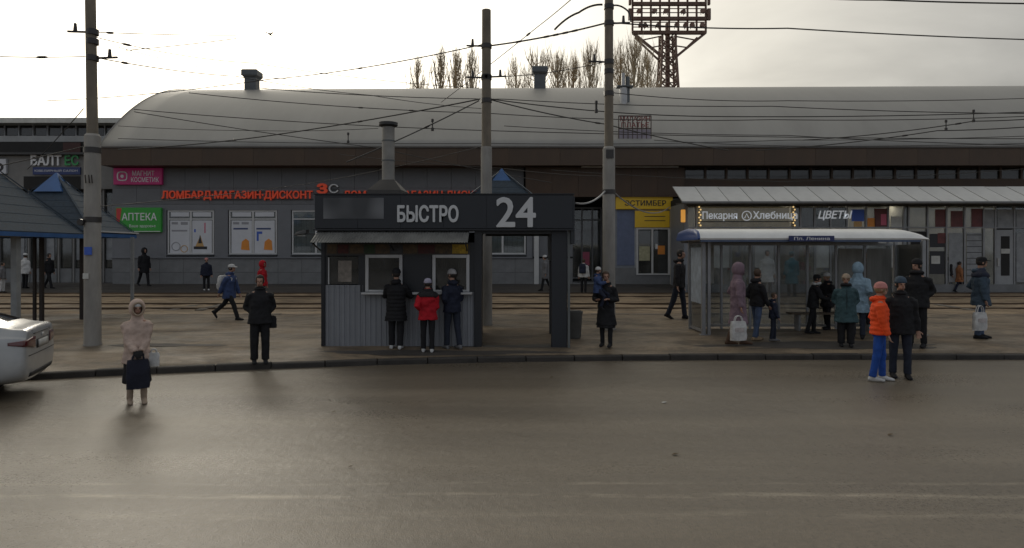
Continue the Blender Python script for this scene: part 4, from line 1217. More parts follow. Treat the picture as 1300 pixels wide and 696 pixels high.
# ------------------------------------------------------------------ catenary poles
m_conc = mat('pole_concrete', (.30, .285, .26), .8, var=.25, vscale=3, bump=.3, bscale=18, stretch=(1, 1, .35))
m_steel = mat('pole_weathered_steel', (.19, .16, .12), .7, var=.3, vscale=4, stretch=(1, 1, .4))
m_ins = mat('insulator', (.035, .03, .028), .4)
def pole(px, Y, label, r0, r1, zs, ztop, lean=0.0, brackets=()):
    X = U(px, Y); g = gz(X, Y)
    t = thing('catenary_pole', label, 'pole', (X, Y, g - .02), 0, 'tram wire poles')
    zs -= g; ztop -= g
    MB().tube([(0, 0, 0), (0, 0, zs)], [r0 * 1.03, r0 * .97], 16).build('concrete_sleeve', m_conc, t, smooth=40)
    MB().tube([(0, 0, zs - .02), (lean * .5, 0, (zs + ztop) / 2), (lean, 0, ztop)], [r1, r1 * .97, r1 * .93], 14).build('shaft', m_steel, t, smooth=40)
    MB().tube([(0, 0, zs), (0, 0, zs + .05)], [r0 * .97, r1 * 1.1], 16).build('collar', m_conc, t, smooth=40)
    MB().tube([(0, 0, -.05), (0, 0, .06)], r0 * 1.12, 16).build('footing', m_conc, t, smooth=40)
    for zb_, kind in brackets:
        zb_ -= g
        b = MB().tube([(0, 0, zb_ - .06), (0, 0, zb_ + .06)], r1 * 1.12 if zb_ > zs else r0 * 1.06, 14).build('clamp', m_ins, t, smooth=40)
        if kind:
            MB().bar((-kind * .02, 0, zb_), (kind * .55, 0, zb_ + .02), .04).build('bracket_arm', m_ins, b)
            MB().tube([(kind * .38, 0, zb_ + .02), (kind * .38, 0, zb_ + .2)], [.045, .03], 8).build('insulator', m_ins, b, smooth=40)
    return t
PL = pole(117.5, 14.75, 'thick concrete-sleeved tram pole at the left beside the shingled pavilions', .168, .112, V(172, 14.75), 9.3, -.07,
     [(V(40, 14.75), -1), (V(73, 14.75), 1), (V(52, 14.75), 0), (V(278, 14.75), 0), (V(190, 14.75), 0)])
MB().box(-.06, .10, -.198, -.178, V(322, 14.75) - .2, V(312, 14.75) - .2).build('sticker', P['blue'], PL)
MB().box(-.09, .03, -.198, -.178, V(352, 14.75) - .2, V(345, 14.75) - .2).build('sticker', m_lt, PL)
MB().tube([(-.14, -.13, V(281, 14.75) - .2), (-.14, -.22, V(281, 14.75) - .2)], .07, 10).build('junction_box', m_ins, PL)
for q in (-.02, .06, .12): MB().bar((q, -.2, V(232, 14.75) - .2), (q + .02, -.26, V(222, 14.75) - .2), .02).build('hook', m_ins, PL)
PM = pole(617.5, 18.4, 'tram pole rising behind the middle of the kiosk', .155, .132, V(188, 18.4), V(12, 18.4), 0,
     [(V(58, 18.4), -1), (V(98, 18.4), -1), (V(127, 18.4), 0), (V(97, 18.4), 1)])
PR = pole(773, 17.5, 'tall tram pole with pale lower sleeve behind the adult with the child', .165, .118, V(188, 17.5), 9.6, 0,
     [(V(29, 17.5), 1), (V(78, 17.5), -1), (V(90, 17.5), 0), (V(8, 17.5), 0), (V(243, 17.5), 0), (V(118, 17.5), 0)])
MB().box(-.10, .10, -.175, -.155, V(200, 17.5) - .25, V(189, 17.5) - .25).build('junction_plate', m_ins, PR)

# ------------------------------------------------------------------ overhead wires
m_wire = mat('wire', (.04, .037, .034), .6, var=0)
def wire(label, pts, r=.012, sag=.15, name='overhead_wire', ins=(), m=None):
    """pts: (px, py, Y) in the photo's columns and rows at depth Y"""
    P3 = [Vector((U(a, c), c, V(b, c))) for a, b, c in pts]
    path = []
    for i in range(len(P3) - 1):
        n_ = 12
        for k in range(n_ + (1 if i == len(P3) - 2 else 0)):
            f = k / n_
            p = P3[i].lerp(P3[i + 1], f); p.z -= sag * 4 * f * (1 - f)
            path.append(p)
    o = Vector(P3[0])
    t = MB().tube([p - o for p in path], r, 5).build(name, m or m_wire)
    t.location = o
    tag(t, label, 'wire', 'overhead tram wires')
    for f in ins:
        i = int(f * (len(path) - 2)); a, b_ = path[i] - o, path[i + 1] - o
        d = (b_ - a).normalized()
        MB().tube([a - d * .12, a - d * .06, a + d * .06, a + d * .12], [.012, .03, .03, .012], 8).build('insulator', m_ins, t, smooth=40)
    return t
W_ = [
 ('cable from the middle pole up to the right pole with insulators', [(624, 58, 18.4), (767, 30, 17.5)], .02, .05, (.35, .62, .7, .78, .86)),
 ('wire from the middle pole down left to the left roof vent', [(611, 57, 18.4), (340, 101, 24), (60, 128, 30)], .014, .12, (.3,)),
 ('looped feeder cable arching left of the right pole top', [(704, 38, 17.6), (735, 16, 17.6), (765, 6, 17.5)], .024, -.06, ()),
 ('short feeder cable dropping right of the right pole top', [(779, 7, 17.5), (797, 14, 17.6), (801, 28, 17.6)], .02, -.05, ()),
 ('wire leaving the right pole towards the right edge below the floodlight rack', [(779, 29, 17.5), (1000, 36, 19), (1420, 53, 21)], .017, .06, ()),
 ('wire crossing the top right corner of the sky', [(990, -6, 15), (1120, 0, 15), (1420, 5, 15)], .016, .03, ()),
 ('thin wire sloping down right from the upper left pole clamp', [(120, 47, 14.75), (320, 80, 19), (608, 112, 24)], .009, .1, (.1,)),
 ('lower thin wire sloping right from the left pole to the roof', [(120, 73, 14.75), (300, 97, 20), (470, 121, 26), (612, 138, 29)], .011, .06, (.06,)),
 ('faint level wire right of the left pole top', [(120, 41, 14.75), (300, 45, 20)], .010, .02, (.08, .15)),
 ('faint wire rising right between left pole wires', [(160, 64, 18), (300, 49, 20)], .011, .02, ()),
 ('wire from the left edge to the left pole', [(-120, 66, 14), (108, 72, 14.75)], .010, .05, (.85,)),
 ('wire rising from the left roof edge to the middle pole shoulder', [(150, 190, 24), (330, 174, 22), (609, 126, 18.4)], .017, .05, (.45, .8)),
 ('steep wire from behind the kiosk chimney to the middle pole', [(440, 206, 17), (608, 128, 18.4)], .015, .05, (.7,)),
 ('wire sloping down across the left roof to the fascia', [(170, 142, 22), (480, 188, 24), (700, 232, 26)], .012, .05, ()),
 ('upper long contact wire across the whole roof', [(170, 139, 26), (620, 166, 25), (1420, 176, 24)], .014, .1, ()),
 ('second long contact wire across the roof at mid height', [(240, 118, 26), (620, 144, 25), (980, 152, 25), (1420, 142, 24)], .014, .12, (.2, .26)),
 ('third long contact wire crossing roof above the sign', [(330, 112, 28), (640, 126, 27), (980, 135, 26), (1420, 144, 25)], .015, .1, ()),
 ('wire falling from the middle pole to the eave right of the pole', [(624, 127, 18.4), (770, 158, 20), (925, 191, 23)], .015, .05, (.5,)),
 ('wire from the middle pole to the right edge low on the roof', [(624, 126, 18.4), (900, 148, 20), (1420, 137, 22)], .014, .1, ()),
 ('wire rising to the right from the eave over the shop row', [(960, 191, 24), (1190, 166, 22), (1420, 150, 20)], .015, .08, (.45,)),
 ('second rising wire near the right edge of the roof', [(1020, 178, 24), (1236, 154, 22), (1420, 139, 20)], .015, .08, (.5,)),
 ('low wire crossing the brown fascia on the right', [(700, 216, 27), (1000, 231, 26), (1420, 206, 24)], .010, .06, ()),
 ('thin wire across the brown fascia left of the right pole', [(430, 196, 25), (640, 214, 24), (770, 224, 22)], .009, .05, ()),
 ('thin wire over the grey wall above the pharmacy sign', [(128, 262, 14.75), (400, 232, 22), (612, 186, 18.4)], .008, .05, ()),
 ('wire climbing out of the picture top left of the right pole', [(560, 130, 24), (684, 33, 18), (740, -14, 15)], .010, .02, (.52,)),
 ('thin wire low between the left edge and the left pole', [(-60, 222, 16), (106, 186, 14.75)], .010, .03, ()),
 ('steep wire over the upper storey of the left building', [(35, 215, 18), (106, 138, 14.75)], .009, .03, ()),
 ('long wire just above the eave from the left gable', [(150, 176, 27), (620, 182, 27), (1000, 178, 26), (1420, 168, 25)], .012, .08, ()),
 ('extra contact wire over the middle of the roof to the right edge', [(640, 160, 25), (1000, 172, 24), (1420, 186, 23)], .012, .08, ()),
 ('thin span wire between middle and right poles over the roof', [(624, 98, 18.4), (767, 79, 17.5)], .009, .08, ()),
 ('thin wire above the left roof toward the vent from the left pole', [(150, 60, 17), (310, 96, 21), (520, 107, 24)], .008, .05, ()),
 ('thin wire over the roof from the right pole to the right edge', [(779, 118, 17.5), (1000, 128, 19), (1420, 120, 21)], .010, .08, ()),
 ('lowest span wire on the roof right of the roof sign', [(830, 178, 24), (1050, 186, 24), (1420, 178, 24)], .010, .05, ()),
 ('thin wire across the left gable to the kiosk chimney', [(150, 160, 25), (330, 166, 24), (480, 163, 22)], .009, .04, ()),
]
for l, p, r_, sg_, ii in W_: wire(l, p, r_ * 1.15, sg_, ins=ii)
wire('pale loose cable sagging over the right pole from the kiosk corner', [(731, 258, 15.0), (768, 243, 17.3)], .022, .12, 'cable', m=m_sh)
wire('pale loose cable running from the right pole to the yellow shop sign', [(779, 244, 17.5), (850, 263, 30)], .022, .4, 'cable', m=m_sh)
# droppers hanging between contact wires
for a, b0, b1, Y, l in ((442, 170, 181, 23, 'short wire dropper over the left roof'), (549, 153, 165, 19.5, 'short wire dropper left of the middle pole'), (1236, 141, 154, 22, 'short wire dropper over the right roof, upper'), (1201, 154, 165, 22, 'short wire dropper over the right roof, lower'),
                         (757, 130, 142, 18, 'dark wire clamp hanging left of the right pole')):
    t = thing('wire_dropper', l, 'wire', (U(a, Y), Y, V(b1, Y)))
    h_ = V(b0, Y) - V(b1, Y)
    MB().tube([(0, 0, 0), (0, 0, h_)], .018 if a != 757 else .03, 6).build('rod', m_wire, t)
    MB().tube([(0, 0, -.03), (0, 0, .06)], .045, 8).build('clamp', m_ins, t)
    MB().tube([(0, 0, h_ - .04), (0, 0, h_ + .04)], .04, 8).build('clamp', m_ins, t)

# ------------------------------------------------------------------ stadium floodlight mast
TY = 120.0
tx = U(847.5, TY)
mast = thing('floodlight_mast', 'tall rusty lattice floodlight mast with a broad lamp rack above the roof', 'floodlight', (tx, TY, 0))
m_rust = mat('rusty_steel', (.20, .125, .095), .8, var=.3, vscale=1)  # rust paled in its colour to stand in for haze over the distance
def TZ(py): return V(py, TY)
pxm = TY / 850
lat = MB()
def wid(z): return (8.4 + 14 * max(0, (TZ(60) - z)) / TZ(60)) * pxm
zz = 0.0
lv = []
while zz < TZ(46): lv.append(zz); zz += 2.3
lv.append(TZ(44))
for i in range(len(lv) - 1):
    a, b_ = lv[i], lv[i + 1]; wa, wb = wid(a), wid(b_)
    ca = [(-wa, -wa), (wa, -wa), (wa, wa), (-wa, wa)]; cb = [(-wb, -wb), (wb, -wb), (wb, wb), (-wb, wb)]
    for k in range(4):
        k2 = (k + 1) % 4
        lat.bar((*ca[k], a), (*cb[k], b_), .34); lat.bar((*ca[k], a), (*ca[k2], a), .2)
        lat.bar((*ca[k], a), (*cb[k2], b_), .2); lat.bar((*ca[k2], a), (*cb[k], b_), .2)
lat.build('lattice_tower', m_rust, mast)
MB().bar((0, 0, 0), (0, 0, TZ(30)), .7).build('ladder_shaft', m_rust, mast)
xl_, xr_ = -46 * pxm, 46 * pxm
rows_ = [-48, -30, -10.5, 8.5, 27, 44.5]
for py in rows_: MB().box(xl_, xr_, -1.6, -.9, TZ(py) - .28, TZ(py) + .28).build('rack_beam', m_rust, mast)
for i in range(9):
    q = xl_ + (xr_ - xl_) * i / 8
    MB().box(q - .16, q + .16, -1.35, -1.05, TZ(44.5), TZ(-48)).build('rack_upright', m_rust, mast)
for py in (16, 21, 33, 39, -1, -20): MB().bar((xl_, -1.9, TZ(py)), (xr_, -1.9, TZ(py)), .14).build('guard_rail', m_rust, mast)
for s_ in (-1, 1):
    MB().bar((s_ * 46 * pxm, -1.2, TZ(44.5)), (s_ * 9.5 * pxm, -1.2, TZ(74)), .42).bar((s_ * 40 * pxm, 1.2, TZ(45)), (s_ * 9.5 * pxm, 1.2, TZ(74)), .3).build('brace', m_rust, mast)
    MB().bar((s_ * 35 * pxm, -1.2, TZ(54)), (s_ * 8 * pxm, 0, TZ(46)), .2).bar((s_ * 22 * pxm, -1.2, TZ(63)), (s_ * 8 * pxm, 0, TZ(58)), .2).build('brace', m_rust, mast)
    MB().box(s_ * 49.5 * pxm - .28, s_ * 49.5 * pxm + .28, -1.7, -1.1, TZ(29), TZ(15)).build('side_cabinet', m_rust, mast)
    MB().box(s_ * 49.5 * pxm - .2, s_ * 49.5 * pxm + .2, -1.7, -1.1, TZ(10), TZ(0)).build('side_cabinet', m_rust, mast)
lam = MB(); lam.tube([(0, .5, .0), (0, .15, 0), (0, -.45, 0)], [.22, .4, .62], 10)
lam.bar((-.45, 0, -.7), (-.45, 0, .1), .12); lam.bar((.45, 0, -.7), (.45, 0, .1), .12)
mel = lam.mesh('floodlamp', 40); mel.materials.append(m_rust)
rl = random.Random(9)
for py in rows_[2:]:
    for i in range(8):
        if rl.random() < .3: continue
        q = xl_ + (xr_ - xl_) * (i + .5) / 8
        inst(mel, 'floodlamp', mast, (q + rl.uniform(-.4, .4), -2.1, TZ(py) + .95), (R(rl.uniform(-25, 25)), 0, R(rl.uniform(-50, 50))), (.8, .8, .8))

# ------------------------------------------------------------------ bare poplars behind the hall
m_bark = mat('poplar_bark', (.50, .41, .28), .9, var=.25, vscale=.5)
def poplar(px, Y, top, half, label, seed):
    rg = random.Random(seed)
    X = U(px, Y)
    t = thing('poplar_tree', label, 'tree', (X, Y, 0), 0, 'bare poplars behind the roof')
    H_ = V(top, Y); w_ = half * 1.75 * Y / 850
    tr = MB(); tr.tube([(0, 0, 0), (rg.uniform(-.2, .2), 0, H_ * .4), (rg.uniform(-.3, .3), 0, H_ * .75), (0, 0, H_)], [.45, .32, .18, .03], 7)
    tr.build('trunk', m_bark, t, smooth=60)
    cr = MB()
    for i in range(int(60 + 4 * half)):
        z0 = H_ * rg.uniform(.16, .92); a = rg.uniform(0, 6.283)
        reach = w_ * rg.uniform(.4, 1.15) * (1.0 if z0 < H_ * .72 else max(.2, (H_ - z0) / (H_ * .28)))
        ln = rg.uniform(3.5, 8.0) * (1 if z0 < H_ * .75 else .55)
        z1 = min(z0 + ln, H_ * rg.uniform(.93, 1.0))
        ex, ey = math.cos(a), math.sin(a)
        pts = [(0, 0, z0), (ex * reach * .55, ey * reach * .55, z0 + (z1 - z0) * .32), (ex * reach * .9, ey * reach * .9, z0 + (z1 - z0) * .68), (ex * reach, ey * reach, z1)]
        cr.tube(pts, [.075, .055, .034, .012], 3, caps=False)
        for k in range(9):
            f = rg.uniform(.2, .95); j = min(2, int(f * 3)); g_ = f * 3 - j
            p = Vector(pts[j]).lerp(Vector(pts[j + 1]), g_)
            q = p + Vector((rg.uniform(-.55, .55), rg.uniform(-.55, .55), rg.uniform(.8, 2.2)))
            cr.tube([p, p.lerp(q, .5) + Vector((rg.uniform(-.1, .1), 0, -.1)), q], [.026, .019, .009], 3, caps=False)
    cr.build('crown', m_bark, t)
TL = [(530, 92, 75, 10, 'low bare poplar farthest left of the group behind the roof'), (560, 90, 62, 8, 'slim bare poplar left of centre of the four by the middle pole'),
      (579, 93, 60, 9, 'slim bare poplar just left of the middle pole pair'), (599, 90, 63, 8, 'bare poplar right beside the middle pole'),
      (655, 95, 72, 13, 'wide bare poplar left of the grey roof vent'), (682, 92, 58, 21, 'broad bare poplar directly behind the grey roof vent'), (708, 94, 66, 14, 'bare poplar right of the grey roof vent'),
      (728, 96, 74, 12, 'low bare poplar midway between roof vent and right pole'), (750, 92, 57, 10, 'tall bare poplar left of the right pole'),
      (788, 92, 52, 13, 'tall bare poplar behind the twin pipe stack'), (806, 90, 46, 17, 'tallest bare poplar left of the floodlight mast'), (822, 95, 62, 11, 'bare poplar closest to the floodlight mast')]
for i, (a, b_, c_, d_, l) in enumerate(TL): poplar(a, b_, c_, d_, l, 40 + i)
# bird in the sky
t = thing('bird', 'small dark bird flying in the bright sky over the roof', 'bird', (U(343, 40), 40, V(44, 40)))
MB().add([(-.08, -.2, 0), (.08, -.2, 0), (.05, .25, 0), (-.05, .25, 0), (0, -.3, .02), (0, 0, .09), (0, 0, -.06)], [(0, 4, 5), (4, 1, 5), (1, 2, 5), (2, 3, 5), (3, 0, 5), (4, 0, 6), (1, 4, 6), (2, 1, 6), (3, 2, 6), (0, 3, 6)]).build('bird_body', m_ins, t)
for s_ in (-1, 1): MB().add([(0, -.1, .03), (0, .1, .03), (s_ * .2, .08, .12), (s_ * .38, .12, .02), (s_ * .2, -.1, .12)], [(0, 1, 2, 4), (4, 2, 3)]).build('wing', m_ins, t)
# ------------------------------------------------------------------ white saloon car at the left edge
from mathutils.bvhtree import BVHTree
def make_car(C, ang, label):
    car = thing('car', label, 'car', (C[0], C[1], 0.0), ang)
    ST = [  # x, underside z, half width, belt z, top edge (y, z), top centre z
        (.015, .36, .74, .90, (.64, .99), 1.015), (.06, .28, .81, .93, (.69, 1.045), 1.065), (.14, .23, .85, .95, (.715, 1.065), 1.085), (.38, .20, .865, .965, (.70, 1.075), 1.10),
        (1.05, .19, .87, .955, (.575, 1.37), 1.415), (1.9, .19, .87, .945, (.585, 1.43), 1.475), (2.55, .19, .87, .935, (.575, 1.405), 1.455),
        (3.25, .19, .865, .91, (.70, .975), 1.02), (3.85, .20, .84, .80, (.66, .88), .92), (4.22, .24, .78, .66, (.60, .76), .80), (4.36, .32, .66, .56, (.52, .64), .67)]
    vs, fs, mi = [], [], []
    for x, zb, w, be, (ye, zt), zc in ST:
        half = [(0, zb), (w * .75, zb), (w * .97, zb + .10), (w + .012, zb + .22), (w + .015, .60 if be > .7 else (zb + be) / 2), (w - .015, be - .02), (w - .055, be + .012), (ye, zt), (ye * .55, zc - .008), (0, zc)]
        sec = half + [(-y, z) for y, z in reversed(half[1:-1])]
        vs += [(x, y, z) for y, z in sec]
    n = 18
    for i in range(len(ST) - 1):
        for j in range(n):
            fs.append((i * n + j, i * n + (j + 1) % n, (i + 1) * n + (j + 1) % n, (i + 1) * n + j))
            jj = j if j < 9 else 17 - j
            m_ = 0
            if jj == 6 and 3 <= i <= 6: m_ = 1
            if jj in (7, 8) and i == 3: m_ = 2
            if jj in (7, 8) and i == 6: m_ = 3
            mi.append(m_)
    fs.append(tuple(reversed(range(n)))); mi.append(0)
    fs.append(tuple((len(ST) - 1) * n + j for j in range(n))); mi.append(0)
    me = bpy.data.meshes.new('car_cage'); me.from_pydata(vs, [], fs)
    for k in range(4): me.materials.append(None)
    for p, m_ in zip(me.polygons, mi): p.material_index = m_
    import bmesh as _b
    bm = _b.new(); bm.from_mesh(me); _b.ops.recalc_face_normals(bm, faces=bm.faces)
    cl = bm.edges.layers.float.new('crease_edge')
    for e in bm.edges:
        a, b_ = e.verts[0].index, e.verts[1].index
        if a // n != b_ // n and a % n == b_ % n:
            j = a % n; jj = j if j <= 9 else 18 - j
            if jj in (6, 7): e[cl] = .55
            if jj in (5,): e[cl] = .35
    bm.to_mesh(me); bm.free()
    tmp = bpy.data.objects.new('car_tmp', me); COL.objects.link(tmp)
    s_ = tmp.modifiers.new('s', 'SUBSURF'); s_.levels = 3; s_.render_levels = 3
    cutters = []
    for wx in (.93, 3.55):
        c = MB().tube([(wx, -1.2, .31), (wx, 1.2, .31)], .365, 28).build('cut', m_ins)
        # keep the middle of the floor: two short cutters
        c.data.clear_geometry()
        mb_ = MB().tube([(wx, .55, .31), (wx, 1.2, .31)], .365, 28).tube([(wx, -1.2, .31), (wx, -.55, .31)], .365, 28)
        c.data = mb_.mesh('cut'); c.data.materials.append(m_ins)
        b_ = tmp.modifiers.new('b', 'BOOLEAN'); b_.operation = 'DIFFERENCE'; b_.object = c; b_.solver = 'EXACT'
        cutters.append(c)
    dg = bpy.context.evaluated_depsgraph_get()
    full = bpy.data.meshes.new_from_object(tmp.evaluated_get(dg))
    for c in cutters: bpy.data.objects.remove(c)
    bpy.data.objects.remove(tmp)
    co = [tuple(v.co) for v in full.vertices]
    m_paint = mat('car_white_paint', (.40, .42, .44), .3, .15, var=.30, vscale=1.2, coat=.5, col2=(.36, .365, .36))
    m_cg = mat('car_glass', (.012, .014, .016), .06, var=0)
    names = {0: ('body', m_paint), 1: ('side_window', m_cg), 2: ('rear_window', m_cg), 3: ('windscreen', m_cg)}
    groups = {k: [] for k in names}
    for p in full.polygons: groups[p.material_index if p.material_index in groups else 0].append(tuple(p.vertices))
    bvh = BVHTree.FromPolygons(co, [tuple(p.vertices) for p in full.polygons])
    for k, (nm, m_) in names.items():
        fl = groups[k]
        used = sorted({i for f in fl for i in f}); mp_ = {o: i for i, o in enumerate(used)}
        mb_ = MB().add([co[i] for i in used], [tuple(mp_[i] for i in f) for f in fl])
        mm = bpy.data.meshes.new(nm); mm.from_pydata(mb_.v, [], mb_.f); mm.shade_smooth(); mm.set_sharp_from_angle(angle=R(38)); mm.materials.append(m_)
        o = bpy.data.objects.new(nm, mm); COL.objects.link(o); o.parent = car
    def patch(name, m_, fn, nu, nv, off=.006, parent=None):
        """fn(u, v) -> ray origin, direction; a thin skin laid on the body"""
        g = []
        for i in range(nu + 1):
            for j in range(nv + 1):
                o, d = fn(i / nu, j / nv); d = Vector(d).normalized()
                h = bvh.ray_cast(Vector(o), d)
                p = h[0] if h[0] is not None else Vector(o) + d * 2
                g.append(p - d * off)
        f = [(i * (nv + 1) + j, (i + 1) * (nv + 1) + j, (i + 1) * (nv + 1) + j + 1, i * (nv + 1) + j + 1) for i in range(nu) for j in range(nv)]
        o = MB().add(g, f).build(name, m_, parent or car, smooth=50)
        sl = o.modifiers.new('t', 'SOLIDIFY'); sl.thickness = .012; sl.offset = 0
        return o
    m_tail = mat('tail_lamp_red', (.09, .010, .012), .15, var=.2, vscale=14, coat=.8)
    m_dkp = mat('car_dark_plastic', (.02, .02, .021), .6, var=.1)
    for s in (1, -1):
        def tl(u, v, s=s):
            a = R(-6 + 74 * u)
            d = (math.cos(a), -s * math.sin(a), 0)
            # pointed towards the side, tall at the rear
            zc_ = .845 + .02 * u; hh_ = .085 * (1 - .75 * max(0, u - .25) / .75)
            cx_, cy_ = .42, s * .44
            return (cx_ - d[0] * 3, cy_ - d[1] * 3, zc_ + (v - .5) * 2 * hh_), d
        patch('tail_lamp', m_tail, tl, 18, 4)
        patch('door_handle', m_paint, lambda u, v, s=s: ((1.55 + .2 * u, s * 2, .80 + .03 * v), (0, -s, 0)), 4, 1, .03)
        patch('sill_trim', m_dkp, lambda u, v, s=s: ((1.32 + 1.82 * u, s * 2, .225 + .06 * v), (0, -s, 0)), 12, 1, .004)
        for xd in (1.32, 2.25, 3.2):
            patch('door_gap', m_dkp, lambda u, v, s=s, xd=xd: ((xd - .10 * abs(u - .4) + .008 * v, s * 2, .30 + .64 * u), (0, -s, 0)), 8, 1, .002)
        patch('head_lamp', m_cg, lambda u, v, s=s: ((4.9, s * (.72 - .26 * u), .60 + .10 * v), (-1, 0, 0)), 5, 2)
        MB().ball((2.95, s * .98, .96), (.07, .10, .07), 10, 6).build('wing_mirror', m_paint, car, smooth=60)
    patch('rear_bumper_trim', m_dkp, lambda u, v: ((-2, -.62 + 1.24 * u, .33 + .06 * v), (1, 0, 0)), 12, 2)
    patch('bumper_joint', m_dkp, lambda u, v: ((-2, -.70 + 1.40 * u, .655 + .010 * v), (1, 0, 0)), 12, 1, .002)
    patch('trunk_joint', m_dkp, lambda u, v: ((-2, -.46 + .92 * u, .97 + .010 * v), (1, 0, 0)), 12, 1, .002)
    pl_ = patch('number_plate', mat('plate_white', (.50, .50, .48), .5), lambda u, v: ((-2, -.26 + .52 * u, .745 + .112 * v), (1, 0, 0)), 6, 2, .012)
    patch('plate_recess', m_dkp, lambda u, v: ((-2, -.33 + .66 * u, .735 + .14 * v), (1, 0, 0)), 6, 2, .002)
    patch('rear_emblem', m_pvc, lambda u, v: ((-2, -.06 + .12 * u, .90 + .05 * v), (1, 0, 0)), 2, 1, .008)
    m_ty = mat('tyre_rubber', (.016, .016, .016), .85, var=.15); m_rim = mat('rim_alloy', (.32, .32, .33), .35, .6)
    for wx in (.93, 3.55):
        for s in (1, -1):
            w = MB()
            w.tube([(wx, s * .66, .31), (wx, s * .68, .31), (wx, s * .83, .31), (wx, s * .85, .31)], [.27, .31, .31, .275], 26)
            wo = w.build('wheel', m_ty, car, smooth=40)
            MB().tube([(wx, s * .845, .31), (wx, s * .858, .31)], [.21, .2], 24).build('rim', m_rim, wo, smooth=40)
            sp = MB()
            for k in range(5):
                a = k * 1.2566 + .3
                sp.bar((wx + .05 * math.cos(a), s * .864, .31 + .05 * math.sin(a)), (wx + .19 * math.cos(a), s * .862, .31 + .19 * math.sin(a)), .02, .055, up=(0, 1, 0))
            sp.tube([(wx, s * .855, .31), (wx, s * .872, .31)], .06, 12)
            sp.build('spokes', m_rim, wo)
            MB().tube([(wx, s * .56, .31), (wx, s * .60, .31)], .36, 20).build('arch_liner', m_dkp, car)
    return car
make_car((-7.62, 10.9), R(-158.5), 'white saloon car cut off by the left edge, rear towards the camera')
# ------------------------------------------------------------------ people
TEX = bpy.data.textures.new('cloth_folds', 'CLOUDS'); TEX.noise_scale = .13; TEX.noise_depth = 2
def cloth(name, c, rough=.8):
    return mat('cloth_' + name, c, rough, var=.28, vscale=7, bump=.25, bscale=60, spec=.25)
CL = dict(black=(.016, .016, .018), black2=(.022, .021, .023), cream=(.50, .385, .325), navy=(.018, .022, .04), denim=(.07, .10, .17), dkdenim=(.025, .03, .045), blue=(.045, .07, .16),
          red=(.42, .012, .022), orange=(.85, .085, .02), royal=(.02, .075, .33), lilac=(.20, .14, .17), teal=(.045, .085, .095), ltblue=(.24, .34, .42), white=(.55, .55, .54), grey=(.16, .16, .165),
          steel=(.05, .075, .105), brown=(.10, .06, .04), beige=(.36, .28, .21), pink=(.55, .24, .22), knit=(.32, .31, .31), lav=(.38, .36, .45), turq=(.05, .15, .18), rust=(.30, .13, .06), bag=(.02, .022, .035), tan=(.30, .22, .14))
CLM = {k: cloth(k, v) for k, v in CL.items()}
m_skin = mat('skin', (.36, .21, .15), .6, var=.12, vscale=20, spec=.35)
m_eye = mat('eye_dark', (.02, .015, .012), .3, var=0)
m_lip = mat('lips', (.26, .10, .09), .6, var=0)
HAIR = {k: mat('hair_' + k, c, .7, var=.3, vscale=40) for k, c in dict(dark=(.02, .015, .012), brown=(.06, .035, .02), fair=(.25, .17, .09)).items()}

def ik(S, T, a, b, polev):
    S, T = Vector(S), Vector(T); d = T - S; L = min(d.length, (a + b) * .995); d = d.normalized()
    T = S + d * L
    q = (a * a - b * b + L * L) / (2 * L); h = math.sqrt(max(0, a * a - q * q))
    p = Vector(polev); p = (p - d * p.dot(d)).normalized()
    return S + d * q + p * h, T
HANDS = dict(down=(.27, -.03, .80), down_fwd=(.25, -.17, .83), down_back=(.25, .20, .86), pocket=(.135, -.05, 1.0), clasp=(.05, -.23, .92), phone=(.07, -.32, 1.24), waist=(.10, -.24, 1.06), counter=(.16, -.36, 1.18),
             hug=(.06, -.38, 1.20), back=(.12, .18, .95), carry=(.29, -.02, .76), bent=(.24, -.26, 1.05), reach=(.22, -.40, 1.08))

def resample(ks, dz):
    out_ = []
    for a, b_ in zip(ks[:-1], ks[1:]):
        m_ = max(1, int(abs(b_[2] - a[2]) / dz))
        for i in range(m_): f = i / m_; out_.append(tuple(x + (y - x) * f for x, y in zip(a, b_)))
    out_.append(ks[-1]); return out_

